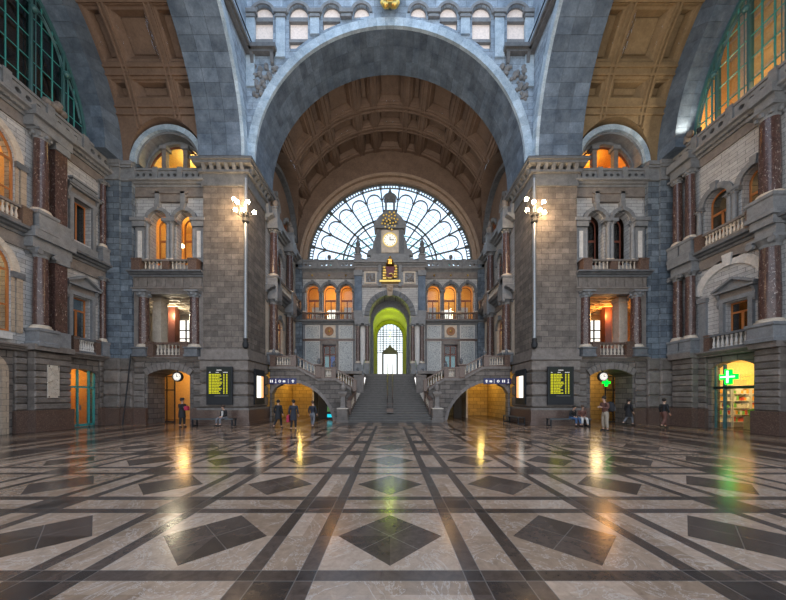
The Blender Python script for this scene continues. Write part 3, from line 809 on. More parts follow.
# ================================================================ bays in the side arms (frontal walls)
WARM = (1, .62, .25)
def side_bay(s):
    wd = 'left' if s < 0 else 'right'
    fr = (s * 14.55, 19.4, 0); q = -s   # q*u points towards the crossing
    E0, E1 = -2.45, 2.4
    if s > 0: E0, E1 = -2.4, 2.45
    x0, x1 = (-4.05, 2.35) if s < 0 else (-2.35, 4.05)
    door = archpoly(-.05 * s * -1, 1.4, -.05, 3.2, 10, .42)
    log = rect(-1.95, 1.95, 5.0, 8.6)
    aw = [archpoly(c, .6, 10.6, 13.55, 10) for c in (-.87, .87)]
    lun = archpoly(0, 1.95, 16.9, 17.0, 20)
    lower = S(MB().plate(rect(x0, x1, -.1, 4.95), [door], 0, 1.5), f'wall_{wd}_bay_lower', 'course', fr, f'grey stone ground storey around the {wd} bay doorway', 'wall')
    S(MB().plate(rect(x0, x1, 4.95, 10.0), [log], 0, .5), f'wall_{wd}_bay_loggia', 'tstone', fr, f'stone wall framing the {wd} bay loggia opening', 'wall')
    S(MB().plate(rect(x0, x1, 10.0, 16.2), aw, .25, .75), f'wall_{wd}_bay_arches', 'white_brick', fr, f'pale brick wall around the twin arches of the {wd} bay', 'wall')
    top = [(x0, 16.2), (x1, 16.2), (x1, 21.5), (x0, 21.5)]
    S(MB().plate(top, [lun], .55, .95), f'wall_{wd}_bay_lunette', 'gstone', fr, f'blue stone wall around the half round window of the {wd} bay', 'wall')
    # ground floor
    rustic(fr, [(E0, -1.62), (1.62, E1)], -.1, .05, 1.08, 4.1, 8, f'bevelled stone courses beside the {wd} bay doorway')
    S(MB().box(E0, -1.45, -.16, .05, 0, 1.08).box(1.45, E1, -.16, .05, 0, 1.08), nm('trim'), 'plinth', fr, f'red brown granite plinth beside the {wd} bay doorway', 'plinth')
    archivolt(fr, 0, 1.07, 2.56, 3.0, -.14, .05, 'tstone', f'wedge stones over the {wd} bay doorway', 11, False, 56.5, 123.5, .03)
    cornice(fr, E0, E1, -.02, 4.2, 4.42, .2, 'tstone', f'string course over the {wd} bay doorway')
    mv = 3.2
    room(fr, -4.5 if s < 0 else -1.9, 1.9 if s < 0 else 4.5, 1.5, 3.2, 0, 4.2, 'yellow' if s < 0 else 'brick_gold_lit', LP['door'], (1, .58, .2) if s < 0 else (1, .72, .35), f'warmly lit passage behind the {wd} bay doorway', 'floor')
    dl = -.15 if s < 0 else .15
    t = glazed(fr, rect(-2.2, -.9, 0, 3.3) if s < 0 else rect(.9, 2.2, 0, 3.3), 1.75, f'dark framed glazed door inside the {wd} bay doorway', 'black', 'glass', [(s * 1.5, 0, s * 1.5, 3.3, .03), (s * 2.2, 2.3, s * .9, 2.3, .04)], .07, 'door')
    # hanging round clock
    t = thing('hanging_clock', f'round white lit clock on a bracket in the {wd} bay doorway', 'clock', fr, .42 if s < 0 else -.38, .1, 3.15)
    build(MB().disc(0, 0, 0, .33, .16, 20), 'clock_case', 'black', t)
    build(MB().disc(0, -.02, 0, .25, .03, 20), 'dial', 'clockface', t)
    for k in range(12): a = k * PI / 6; build(MB().box(.2 * math.sin(a) - .012, .2 * math.sin(a) + .012, -.035, -.02, .2 * math.cos(a) - .02, .2 * math.cos(a) + .02), 'hour_mark', 'black', t)
    build(MB().box(-.012, .012, -.045, -.03, -.02, .15), 'minute_hand', 'black', t); build(MB().box(0, .11, -.045, -.03, -.012, .012), 'hour_hand', 'black', t)
    build(MB().box(-.03, .03, .04, .1, .3, .62), 'hanger', 'black', t)
    # loggia
    for c, ww in ((-1.67, 'outer'), (1.67, 'inner')):
        near = (c > 0) == (s < 0)
        column(fr, c, .0, 4.42, 8.75, .3, 'red_marble', f"red marble loggia column in the {wd} bay, {'beside the great pier' if near else 'beside the blue pilasters'}", style='plain', ped=.62, pedm='dstone')
    balustrade(fr, (-1.35, -.05, 4.42), (1.35, -.05, 4.42), .95, 7, f'loggia balustrade with pale balusters over the {wd} bay doorway', railm='plinth', pw=.24)
    S(MB().box(E0, E1, -.1, .1, 4.42, 4.5).box(E0, -1.3, -.1, .1, 4.42, 5.0).box(1.3, E1, -.1, .1, 4.42, 5.0), nm('trim'), 'dstone', fr, f'dark stone sill blocks of the {wd} bay loggia', 'sill')
    room(fr, -6.2 if s < 0 else -1.95, 1.95 if s < 0 else 6.2, .5, 5.2, 4.5, 9.0, 'cream' if s < 0 else 'orange', LP['log'] * (1.0 if s < 0 else 1), (1, .88, .62) if s < 0 else (1, .5, .16), f'lit coffered room behind the {wd} bay loggia', ceil='cream' if s < 0 else 'orange')
    cf = MB()
    for k in range(7): cf.box(*sorted((s * 6.1, -s * 1.9)), .9 + k * .7, 1.05 + k * .7, 8.72, 9.0)
    for k in range(10): cf.box(s * (-1.5 + k * .8) - .06, s * (-1.5 + k * .8) + .06, .6, 5.6, 8.78, 9.0)
    S(cf, nm('trim'), 'cream' if s < 0 else 'yellow', fr, f'ceiling beams inside the {wd} bay loggia', 'ceiling beams')
    t = thing('pillar', f'square beige pillar inside the {wd} bay loggia', 'pillar', fr, s * 1.6, 1.25, 4.5)
    build(MB().sq(0, 0, [(.36, 0), (.36, .3), (.3, .34), (.3, 3.9), (.36, 3.95), (.36, 4.2)]), 'pillar_shaft', 'cream', t)
    t = thing('pillar', f'brown pillar deep inside the {wd} bay loggia', 'pillar', fr, s * 2.35, 3.6, 4.5)
    build(MB().sq(0, 0, [(.32, 0), (.32, .3), (.26, .34), (.26, 4.3)]), 'pillar_shaft', 'redwood', t)
    wt = wtop(nm('window'), f'bright window at the rear of the {wd} bay loggia', 'window', fr, 0, 0, 0)
    wx = s * 2.75
    build(MB().box(wx - .55, wx + .55, 5.6, 5.66, 6.0, 8.3), 'pane', 'pale', wt)  # pane emits in place of daylight; the wall behind is solid
    build(MB().box(wx - .04, wx + .04, 5.5, 5.6, 6.0, 8.3).box(wx - .55, wx + .55, 5.5, 5.6, 6.7, 6.78).box(wx - .55, wx + .55, 5.5, 5.6, 7.4, 7.48), 'bars', 'black', wt)
    cornice(fr, E0, E1, 0, 8.75, 9.0, .16, 'tstone', f'lintel moulding on the loggia columns of the {wd} bay')
    tg = MB()
    for k in range(8): c = E0 + .35 + k * .6; tg.box(c - .09, c + .09, -.1, .0, 9.08, 9.62)
    tg.box(E0, E1, -.05, .05, 9.0, 9.7)
    S(tg, nm('trim'), 'tstone', fr, f'frieze with grooved blocks above the {wd} bay loggia', 'frieze')
    cornice(fr, E0 - .0, E1, 0, 9.68, 10.0, .5, 'dstone', f'balcony cornice under the twin arches of the {wd} bay')
    # twin arches
    t = balustrade(fr, (-2.1, -.22, 10.0), (2.1, -.22, 10.0), .72, 12, f'balcony balustrade under the twin arches of the {wd} bay', railm='tstone', pw=.28, bw=.06)
    build(MB().box(-.22, .22, -.14, .14, 0, .75), 'middle_pedestal', 'plinth', t)
    for c, nmm in ((-.87, 'a'), (.87, 'b')):
        near = (c > 0) == (s < 0)
        wl = 'nearer the great pier' if near else 'nearer the blue pilasters'
        archivolt(fr, c, 13.55, .62, .86, .05, .3, 'gstone', f'round arch moulding {wl} in the {wd} bay', 9, True)
        rl = MB().arch(c, 13.55, .6, .66, .25, 1.0, 0, 180, 9, 0)
        glazed(fr, archpoly(c, .6, 10.7, 13.55, 10), 1.05, f'wooden arched window {wl} in the {wd} bay', 'wood' if s < 0 else 'redwood', 'glass' if s < 0 else 'dglass', [(c, 10.7, c, 12.6, .05), (c - .6, 12.6, c + .6, 12.6, .07)], .08)
    if s < 0: room(fr, -2.2, 2.2, 1.1, 3.2, 10.2, 14.9, 'yellow', LP['arch'], (1, .52, .14), 'amber lit room behind the twin arches of the left bay')
    else: room(fr, -2.2, 2.2, 1.1, 3.2, 10.2, 14.9, 'dark', 8, (1, .4, .2), 'dim room behind the twin arches of the right bay')
    if s < 0:
        for c, dv, lab in ((-.95, 1.2, 'glowing globe lamp seen in the twin arch nearer the blue pilasters'), (1.1, .9, 'glowing globe lamp seen in the twin arch nearer the left great pier')):
            pendant(fr, c * .9, 1.2 + dv, 13.0, 14.9, lab, .15)
        t = thing('framed_notice', 'pale slanted stair rail panel behind the left bay twin arches', 'panel', fr, -.4, 2.4, 10.5)
        build(MB().prism([(-.5, 0), (.4, 0), (.4, .5), (-.5, 1.3)], 0, .06), 'panel_board', 'cream', t)
    # side panels and capitals
    for c in (-1.95, 1.95):
        near = (c > 0) == (s < 0); wl = 'next to the great pier' if near else 'next to the blue pilasters'
        t = wtop(nm('trim'), f'white marble strip panel {wl} in the {wd} bay', 'panel', fr, 0, 0, 0)
        build(MB().box(c - .3, c + .3, .0, .3, 10.7, 13.0), 'panel_frame', 'gstone', t)
        build(MB().box(c - .13, c + .13, -.03, .05, 11.0, 12.75), 'marble_strip', 'white_st', t)
        build(MB().box(c - .42, c + .42, -.16, .3, 13.0, 13.35).box(c - .5, c + .5, -.24, .3, 13.35, 13.55), 'impost', 'gstone', t)
    for c, ww in ((-1.55, 0), (1.55, 1), (-.12, 2), (.12, 3)):
        near = (c > 0) == (s < 0); wl = ('beside the outer strip near the great pier' if near else 'beside the outer strip near the blue pilasters') if ww < 2 else ('of the middle pair, towards the great pier' if near else 'of the middle pair, towards the blue pilasters')
        column(fr, c, .12 if ww < 2 else .05, 10.72, 13.35, .13, 'gstone', f'small bluestone column {wl}, {wd} bay', style='leaf', ped=0)
    S(MB().box(-.45, .45, -.16, .3, 13.35, 13.55), nm('trim'), 'gstone', fr, f'impost block on the middle columns of the {wd} bay', 'impost')
    t = wtop(nm('trim'), f'blank bracketed plaque above the twin arches of the {wd} bay', 'plaque', fr, 0, 0, 0)
    build(MB().box(-1.05, 1.05, .08, .3, 14.75, 15.25).box(-1.15, 1.15, .0, .3, 15.25, 15.38), 'plaque_board', 'tstone', t)
    build(MB().box(-.98, -.7, .0, .3, 14.35, 15.38).box(.7, .98, .0, .3, 14.35, 15.38), 'brackets', 'gstone', t)
    S(MB().box(E0, E1, .1, .3, 15.1, 15.75), nm('trim'), 'tstone', fr, f'plain frieze band under the pierced parapet of the {wd} bay', 'frieze')
    cornice(fr, E0, E1, .2, 15.7, 16.05, .5, 'gstone', f'cornice under the pierced parapet of the {wd} bay')
    hole_parapet(fr, E0, E1, .05, 16.05, 16.8, 3, f'pierced stone parapet under the half round window of the {wd} bay')
    # lunette
    archivolt(fr, 0, CZ, 2.12, 2.46, -.22, .2, 'block_light', f'outer blue stone arch of the {wd} bay lunette', 15, False)
    S(MB().arch(0, CZ, 1.98, 2.14, -.05, .9, 0, 180, 15, .01), nm('trim'), 'gstone', fr, f'inner stone arch of the {wd} bay lunette', 'arch moulding')
    lw = archpoly(0, 1.9, 16.95, 17.0, 20)
    glazed(fr, lw, .75, f'half round lit window at the top of the {wd} bay', 'redwood', 'glass', [(-.72, 16.95, -.72, 18.72, .05), (.72, 16.95, .72, 18.72, .05)], .09)
    for c in (-.72, .72):
        near = (c > 0) == (s < 0)
        t = wtop(nm('trim'), f"short square pillar in the {wd} lunette, {'nearer the great pier' if near else 'nearer the corner pilasters'}", 'pillar', fr, 0, 0, 0)
        build(MB().box(c - .14, c + .14, .45, .75, 16.8, 18.55), 'pillar_shaft', 'tstone', t)
        build(MB().box(c - .24, c + .24, .35, .85, 18.5, 18.75).box(c - .2, c + .2, .4, .8, 16.8, 16.95), 'capital', 'gstone', t)
    room(fr, -2.1, 2.1, 1.05, 2.6, 16.7, 19.3, 'yellow' if s < 0 else 'orange', LP['lun'], (1, .74, .28) if s < 0 else (1, .48, .08), f'glowing room behind the {wd} lunette window')
    # two stepped pilasters at the corner
    for (xa, xb, yf), lab in (((17.6, 18.6, 19.12), 'outer'), ((16.9, 17.6, 19.24), 'inner')):
        a, b = sorted((s * xa, s * xb))
        t = thing('corner_pilaster', f'tall blue grey {lab} corner pilaster on the {wd}, with banded base', 'pilaster', W0, (a + b) / 2, yf, 0)
        w2 = (b - a) / 2
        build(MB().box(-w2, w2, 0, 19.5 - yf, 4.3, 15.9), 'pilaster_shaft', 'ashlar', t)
        rb = MB()
        for k in range(4): z = 1.08 + k * .81; rb.bbox(-w2 - .08, w2 + .08, -.14, 19.5 - yf, z + .03, z + .78, .08)
        rb.box(-w2, w2, -.03, .2, 1, 4.33)
        build(rb, 'banded_base', 'rust', t)
        build(MB().box(-w2 - .12, w2 + .12, -.16, 19.5 - yf, 0, 1.08), 'plinth', 'plinth', t)
        build(MB().box(-w2 - .05, w2 + .05, -.1, 19.5 - yf, 15.9, 16.1).box(-w2, w2, -.02, 19.5 - yf, 16.1, 16.75).box(-w2 - .06, w2 + .06, -.12, 19.5 - yf, 16.75, 16.9).box(-w2 - .1, w2 + .1, -.18, 19.5 - yf, 16.9, 17.15), 'capital', 'gstone', t)
LP.update(door=110, log=200, arch=130, lun=170)
for s in (-1, 1): side_bay(s)
# ================================================================ end walls of the side arms
def end_frame(s): return (s * 18.6, 0, -s * PI / 2)
def U(s, *y): return tuple(-s * a for a in y) if len(y) > 1 else -s * y[0]
def uu(s, a, b): return tuple(sorted((-s * a, -s * b)))
def glass_lunette(s):
    wd = 'left' if s < 0 else 'right'; fr = end_frame(s); cu = -s * 9.86; cz = CZ; r = 8.2
    # stone arch: face and soffit
    S(MB().arch(cu, cz, r, 9.45, -1.1, .3, 0, 180, 45, .012, 2), f'ceiling_{wd}_end_arch', 'block', fr, f'dark stone arch framing the iron window on the {wd}', 'arch')
    t = wtop(nm('window'), f'huge teal iron arched window at the {wd} end of the hall', 'window', fr, 0, 0, 0)
    v = .12
    build(MB().arch(cu, cz, r - .16, r + .02, v - .12, v + .12, 0, 180, 45), 'arch_frame', 'teal', t, smooth=True)
    ys = [9.1 - 2.2 * k for k in range(0)] 
    main = [10.8, 12.3, 13.8, 15.27, 16.78]
    main = main + [19.72 - m for m in main]
    mm = MB()
    for Y in main:
        d = Y - 9.86; h = math.sqrt(max(0, r * r - d * d)); mm.box(-s * Y - .045, -s * Y + .045, v - .14, v + .14, 17.1, cz + h)
        mm.tube([(-s * Y - .1, v - .2, 17.1), (-s * Y - .1, v - .2, cz + h * .9)], .022, 6); mm.tube([(-s * Y + .1, v - .2, 17.1), (-s * Y + .1, v - .2, cz + h * .9)], .022, 6)
    build(mm, 'main_mullions', 'teal', t)
    sm = MB(); gl = []
    allm = sorted(main + [17.7, 2.02])
    for i in range(len(allm) - 1):
        for q in (1, 2):
            Y = allm[i] + (allm[i + 1] - allm[i]) * q / 3; d = Y - 9.86; h = math.sqrt(max(0.01, r * r - d * d))
            sm.box(-s * Y - .022, -s * Y + .022, v - .04, v + .04, 17.1, cz + h)
    z = 18.2
    while z < 25.2:
        d = math.sqrt(max(0, r * r - (z - cz) ** 2)); sm.box(cu - d, cu + d, v - .03, v + .03, z - .02, z + .02); z += 1.15
    build(sm, 'thin_glazing_bars', 'teal_l', t)
    ar = MB()
    for i in range(len(allm) - 1):
        a, b = allm[i], allm[i + 1]; c = (a + b) / 2; hw = (b - a) / 2
        hi = [math.sqrt(max(.01, r * r - (y - 9.86) ** 2)) for y in (a, b)]
        for off in (1.0, .78):
            pts = []
            zb = cz + min(hi) - .9; zb2 = cz + max(hi) - .9
            for k in range(13):
                tt = PI * k / 12; y = c + hw * off * math.cos(tt)
                f = (y - a) / (b - a); base = (cz + hi[0] - 1.3) * (1 - f) + (cz + hi[1] - 1.3) * f
                pts.append((-s * y, v - .1, max(17.3, base + hw * off * math.sin(tt))))
            ar.tube(pts, .045 if off == 1 else .03, 6)
    for Y in main:
        d = Y - 9.86; h = math.sqrt(max(0, r * r - d * d))
        ar.ball(-s * Y, v - .25, cz + h - 1.35, .17, 8, 6)
    build(ar, 'arched_tracery', 'teal', t, smooth=True)
    n = 40
    po = [(cu + (r - .1) * math.cos(PI * k / n), cz + (r - .1) * math.sin(PI * k / n)) for k in range(n + 1)]
    build(MB().plate(po, [], v - .005, v + .005), 'pane', 'glass' if s > 0 else 'dglass', t)
    rm = wtop(nm('room'), f'upper hall seen through the teal window on the {wd}', 'room', fr, 0, 0, 0)
    rmm = 'dark' if s < 0 else 'yellow'
    d1 = 3.2
    build(MB().box(cu - 8.9, cu + 8.9, d1, d1 + .1, 16.4, 26.5), 'rear_wall', 'dstone' if s < 0 else 'yellow', rm)
    build(MB().box(cu - 9, cu - 8.9, .3, d1, 16.4, 26.5).box(cu + 8.9, cu + 9, .3, d1, 16.4, 26.5).box(cu - 9, cu + 9, .3, d1, 26.5, 26.6).box(cu - 9, cu + 9, .3, d1, 16.3, 16.4), 'shell', 'dstone' if s < 0 else 'orange', rm)
    b2 = MB()
    for k in range(9): z = 17.4 + k * 1.15; b2.box(cu - 8.9, cu + 8.9, d1 - .15, d1, z, z + .12)
    for k in range(9): x = cu - 8 + 2 * k; b2.box(x - .2, x + .2, d1 - .3, d1, 16.4, 26.4)
    build(b2, 'wall_beams', 'tstone' if s < 0 else 'cream', rm)
    if s > 0:
        for Y, e in ((17.3, 230), (14.5, 130), (11.5, 70)):
            L = bpy.data.lights.new('upper_room_light', 'POINT'); L.energy = e; L.color = (1, .62, .3); L.shadow_soft_size = .25
            o = bpy.data.objects.new('upper_room_light', L); COL.objects.link(o); o.location = W(fr, -s * Y, 1.6, 18.6)
        t = thing('wall_lamp', 'glowing globe lamp behind the lowest corner of the right teal window', 'lamp', fr, -s * 17.2, 2.75, 18.3)
        build(MB().ball(0, 0, 0, .22, 10, 8), 'globe_shade', 'globe', t, smooth=True)
        build(MB().box(-.04, .04, .15, .32, -.05, .05), 'wall_arm', 'black', t)
    else:
        L = bpy.data.lights.new('upper_room_light', 'POINT'); L.energy = 25; L.color = (1, .8, .6); o = bpy.data.objects.new('upper_room_light', L); COL.objects.link(o); o.location = W(fr, 15, 1.6, 20)
for s in (-1, 1): glass_lunette(s)
def double_column(fr, s, Yc, ys, r, tier, wd, place, m2='red_marble', ordn=('nearer the corner', 'farther from the corner'), v=-.32):
    """lower and upper order"""
    z0, z1 = (4.42, 9.45) if tier == 0 else (10.35, 15.6)
    lab = 'lower' if tier == 0 else 'upper'
    for i, Y in enumerate(ys):
        column(fr, -s * Y, v, z0, z1, r, m2, f'{lab} red marble column on the {wd} end wall, {ordn[i] if len(ys) > 1 else place}', ped=.9 if tier == 0 else 1.0, pedm='gstone' if tier == 0 else 'gstone', style='ionic' if tier == 0 else 'leaf')
def end_wall(s):
    wd = 'left' if s < 0 else 'right'; fr = end_frame(s)
    u = lambda y: -s * y
    a, b = uu(s, 8.5, 19.35)
    if s < 0:
        h1 = [archpoly(u(17.75), .88, -.05, 3.25, 10, .25), archpoly(u(13.2), .75, -.05, 3.0, 10)]
        h2 = [rect(*uu(s, 17.15, 18.2), 5.2, 7.75), archpoly(u(13.05), 1.35, 5.0, 8.0, 12)]
        h3 = [rect(*uu(s, 17.2, 18.25), 11.1, 13.5), archpoly(u(13.05), 1.5, 10.7, 13.5, 12)]
    else:
        h1 = [archpoly(u(16.0), 1.02, -.05, 3.45, 10, .35)]
        h2 = [rect(*uu(s, 15.2, 16.27), 5.2, 6.95)]
        h3 = [archpoly(u(16.78), .6, 10.7, 13.0, 12), archpoly(u(14.92), .62, 10.7, 13.0, 12)]
    S(MB().plate(rect(a, b, -.1, 4.42), h1, 0, .5), f'wall_{wd}_end_ground', 'course', fr, f'dark rusticated ground storey of the {wd} end wall', 'wall')
    S(MB().plate(rect(a, b, 4.42, 10.2), h2, 0, .5), f'wall_{wd}_end_middle', 'white_brick', fr, f'pale brick middle storey of the {wd} end wall', 'wall')
    S(MB().plate(rect(a, b, 10.2, 17.2), h3, 0, .5), f'wall_{wd}_end_upper', 'white_brick', fr, f'pale brick upper storey of the {wd} end wall', 'wall')
    # ground storey blocks
    if s < 0: segs = [(8.6, 12.2), (14.5, 15.0), (18.75, 19.0)]
    else: segs = [(8.6, 14.8), (17.2, 19.0)]
    rustic(fr, [uu(s, *q) for q in segs], -.14, .05, 1.12, 4.1, 9, f'dark bevelled stone courses on the {wd} end wall')
    pl = MB()
    for q in segs: x0, x1 = uu(s, *q); pl.box(x0 - .03, x1 + .03, -.22, .05, 0, 1.12)
    S(pl, nm('trim'), 'plinth', fr, f'red brown granite plinth of the {wd} end wall', 'plinth')
    cornice(fr, a, b, -.1, 4.12, 4.42, .3, 'tstone', f'string course above the ground storey of the {wd} end wall')
    cornice(fr, a, b, 0, 9.9, 10.35, .55, 'dstone', f'main cornice between the storeys of the {wd} end wall')
    S(MB().box(a, b, -.1, .05, 9.3, 9.9), nm('trim'), 'tstone', fr, f'plain frieze under the main cornice of the {wd} end wall', 'frieze')
    S(MB().box(a, b, -.08, .05, 15.5, 16.05), nm('trim'), 'tstone', fr, f'plain frieze under the top cornice of the {wd} end wall', 'frieze')
    cornice(fr, a, b, 0, 16.0, 16.45, .6, 'gstone', f'top cornice of the {wd} end wall', dent=.22)
    hole_parapet(fr, a, b, -.25, 16.45, 17.3, 6, f'pierced stone parapet under the teal window on the {wd}', per=3, hr=.13)
    if s < 0:
        for tier in (0, 1):
            double_column(fr, s, 0, (15.4,), .3, tier, wd, 'beside the square pilaster')
            z0, z1 = ((4.42, 9.45), (10.35, 15.6))[tier]
            lab = ('lower', 'upper')[tier]
            t = thing('pilaster', f'{lab} square red marble pilaster on the left end wall beside the columns', 'pilaster', fr, 16.2, -.32, z0)
            build(MB().box(-.31, .38, -.3, .32, 0, .9), 'pedestal', 'gstone', t)
            build(MB().box(-.3, .3, -.18, .32, .9, z1 - z0 - .4), 'shaft', 'red_marble', t)
            build(MB().box(-.33, .38, -.26, .32, z1 - z0 - .4, z1 - z0), 'capital', 'gstone', t)
        # projecting entablature blocks over the columns
        for z0, z1, p, lab in ((9.45, 10.45, .75, 'middle'), (15.6, 16.55, .8, 'top')):
            S(MB().box(14.85, 16.7, -p * .75, 0, z0, z0 + .5).box(14.8, 16.75, -p, 0, z0 + .5, z1), nm('trim'), 'gstone', fr, f'{lab} entablature block over the column group on the left end wall', 'entablature')
        S(MB().box(14.8, 16.7, -.72, 0, 4.2, 4.5), nm('trim'), 'tstone', fr, 'projecting ledge under the column group on the left end wall', 'ledge')
        S(MB().box(14.95, 16.78, -.6, 0, 0, 1.12), nm('trim'), 'plinth', fr, 'projecting granite plinth under the left columns', 'plinth')
        rustic(fr, [(15.0, 16.72)], -.5, .0, 1.12, 4.15, 9, 'projecting bevelled courses under the left columns')
        # statue base / carved stone on parapet
        t = thing('carved_finial', 'broken carved stone lying on the left parapet beside the teal mullion', 'sculpture', fr, 16.0, -.35, 17.35)
        build(MB().ball(0, 0, .22, .3, 8, 6, .7).ball(.35, 0, .2, .24, 8, 6, .8).ball(-.32, .05, .18, .22, 8, 6).ball(.1, -.1, .42, .18, 8, 6), 'carving', 'tstone', t, smooth=True)
        column(fr, 18.85, -.2, 10.35, 15.6, .16, 'red_marble', 'slender upper red marble column in the left corner', ped=1.0)
        column(fr, 18.85, -.2, 4.42, 9.45, .16, 'red_marble', 'slender lower red marble column in the left corner', ped=.9)
        # windows
        glazed(fr, rect(17.15, 18.2, 5.2, 7.75), .3, 'orange framed casement window with pediment on the left end wall', 'wood', 'glass', [(17.67, 5.2, 17.67, 7.0, .06), (17.15, 7.0, 18.2, 7.0, .05)], .08)
        pediment(fr, 17.67, .55, 7.8, 0, .55, 'grey stone surround with triangular pediment on the left end wall', sur=5.0)
        room(fr, 16.9, 18.5, .5, 2.0, 4.8, 8.2, 'dstone', 14, (.7, .85, 1), 'dim room behind the left pedimented window')
        balustrade(fr, (16.95, -.22, 4.42), (18.55, -.22, 4.42), .9, 7, 'balustrade with white balusters over the teal shopfront', railm='dstone', bm='white_st', pw=.15)
        glazed(fr, rect(17.2, 18.25, 11.1, 13.5), .35, 'dark upper window with orange side frame on the left end wall', 'wood', 'dglass', [(17.72, 11.1, 17.72, 13.5, .04)], .07)
        pediment(fr, 17.72, .55, 13.5, 0, .3, 'grey stone surround with flat bracketed head on the left end wall', flat=True, sur=10.9)
        S(MB().box(16.85, 18.6, -.14, .05, 10.4, 10.95), nm('trim'), 'gstone', fr, 'panelled apron under the dark upper window on the left', 'apron')
        room(fr, 16.9, 18.6, .5, 2.0, 10.8, 14.0, 'dark', 5, (1, .6, .3), 'dark room behind the upper left window')
        for c, hw, z0, zs, z1, lab, fm in ((13.05, 1.35, 5.0, 8.0, 9.8, 'lower', 'wood'), (13.05, 1.5, 10.7, 13.5, 15.4, 'upper', 'wood')):
            archivolt(fr, c, zs, hw, hw + .3, -.12, .05, 'cream', f'{lab} arch moulding around the lit opening at the edge of the left wall', 11, True)
            S(MB().box(c + hw, c + hw + .5, -.14, .0, zs - .3, zs).box(c - hw - .5, c - hw, -.14, .0, zs - .3, zs), nm('trim'), 'dstone', fr, f'impost blocks of the {lab} lit arch on the left wall', 'impost')
            S(MB().box(c + hw + .02, c + hw + .14, -.05, .0, z0, zs - .3).box(c + hw + .2, c + hw + .42, -.1, .1, z0, zs - .3), nm('trim'), 'warm_brick', fr, f'beige stone jamb strips of the {lab} lit arch on the left wall', 'jamb')
            glazed(fr, archpoly(c, hw, z0, zs, 12), .1, f'{lab} tall arched window glowing yellow at the edge of the left wall', fm, 'glass', [(c, z0, c, zs + hw * .9, .05), (c - hw, zs, c + hw, zs, .06), (c + hw * .55, z0, c + hw * .55, zs, .04), (c - hw, z0 + 1.3, c + hw, z0 + 1.3, .04)], .1)
            room(fr, c - 1.7, c + 1.7, .52, 2.8, z0 - .2, z1 + .0, 'yellow', LP['edge'], (1, .72, .3) if lab == 'lower' else (1, .5, .15), f'{lab} glowing room at the edge of the left wall')
        balustrade(fr, (12.0, -.35, 10.35), (14.85, -.35, 10.35), .85, 12, 'upper balustrade with pale balusters at the edge of the left wall', pw=.2)
        S(MB().box(12, 14.3, -.25, .3, 4.6, 4.9), nm('trim'), 'white_st', fr, 'white stone sill of the lower lit arch on the left', 'sill')
        # ground: teal shopfront
        t = wtop(nm('door'), 'teal framed glass shopfront with arched head on the left', 'door', fr, 0, 0, 0)
        d0, d1 = 16.87, 18.63
        tm = MB()
        for x, w_ in ((d0 + .05, .05), (17.62, .04), (18.28, .05), (d1 - .05, .05)): tm.box(x - w_, x + w_, .1, .2, 0.02, 3.45)
        tm.box(d0, d1, .1, .2, 2.35, 2.45).box(d0, d1, .1, .2, 0.02, .16)
        build(tm, 'shopfront_frame', 'teal_l', t)
        build(MB().plate(archpoly(17.75, .86, .1, 3.25, 10, .22), [], .14, .15), 'pane', 'glass', t)
        build(MB().box(17.68, 17.72, .02, .08, 1.0, 1.3), 'door_handle', 'pipe', t)
        room(fr, 16.7, 18.8, .5, 2.6, 0, 3.9, 'orange', LP['shopL'], (1, .6, .15), 'amber lit shop behind the teal shopfront', 'floor')
        t = thing('curtain', 'folded amber curtain behind the teal shopfront', 'curtain', fr, 17.2, .8, 0)
        pts = []; n = 28
        for k in range(n + 1): pts.append((-.3 + .75 * k / n, .05 * math.sin(k * 1.8)))
        cm = MB(); vs = []
        for x, y in pts: vs += [(x, y, .3), (x, y, 3.3), (x, y + .02, 3.3), (x, y + .02, .3)]
        fs = []
        for k in range(n): o = 4 * k; fs += [(o, o + 4, o + 5, o + 1), (o + 2, o + 6, o + 7, o + 3), (o + 1, o + 5, o + 6, o + 2), (o + 3, o + 7, o + 4, o)]
        build(cm.add(vs, fs), 'cloth', 'yellow', t)
        pendant(fr, 17.1, .45, 2.95, 3.9, 'small glowing lamp behind the upper pane of the teal shopfront', .13)
        # plaque
        t = thing('memorial_plaque', 'tall cream marble relief plaque with corner bolts on the left wall', 'plaque', fr, 15.78, -.51, 1.75)
        build(MB().box(-.27, .27, -.05, .0, 0, 1.75), 'slab', 'cream', t)
        rl = MB(); rr = random.Random(5)
        for k in range(26):
            x, z = rr.uniform(-.2, .2), rr.uniform(.15, 1.6); a_ = rr.uniform(0, 3)
            rl.tube([(x, -.055, z), (x + .09 * math.cos(a_), -.075, z + .09 * math.sin(a_)), (x + .15 * math.cos(a_ + .6), -.055, z + .15 * math.sin(a_ + .6))], .022, 5)
        build(rl, 'relief', 'cream', t, smooth=True)
        bo = MB()
        for x in (-.22, .22):
            for z in (.06, 1.69): bo.ball(x, -.06, z, .035, 6, 4)
        build(bo, 'bolts', 'black', t)
        # arched passage door at the edge
        S(MB().arch(13.2, 3.0, .75, 1.0, -.2, .1, 0, 180, 9, .01).box(13.95, 14.2, -.2, .1, 0, 3.0).box(12.2, 12.45, -.2, .1, 0, 3.0), nm('trim'), 'warm_brick', fr, 'beige stone frame of the arched door at the left edge', 'door frame')
        glazed(fr, archpoly(13.2, .75, 0.02, 3.0, 10), .35, 'arched dark door with white transom at the left edge', 'white', 'dglass', [(12.45, 2.6, 13.95, 2.6, .08), (13.2, 0, 13.2, 2.6, .05)], .08, 'door')
        room(fr, 12.2, 14.2, .5, 2.0, 0, 4.2, 'tstone', 20, (1, .7, .4), 'dim passage behind the arched door at the left edge')
        # leaning long pole by the pilaster
        t = thing('leaning_pole', 'long dark pole leaning against the left corner pilasters', 'pole', W0, -17.05, 18.75, 0)
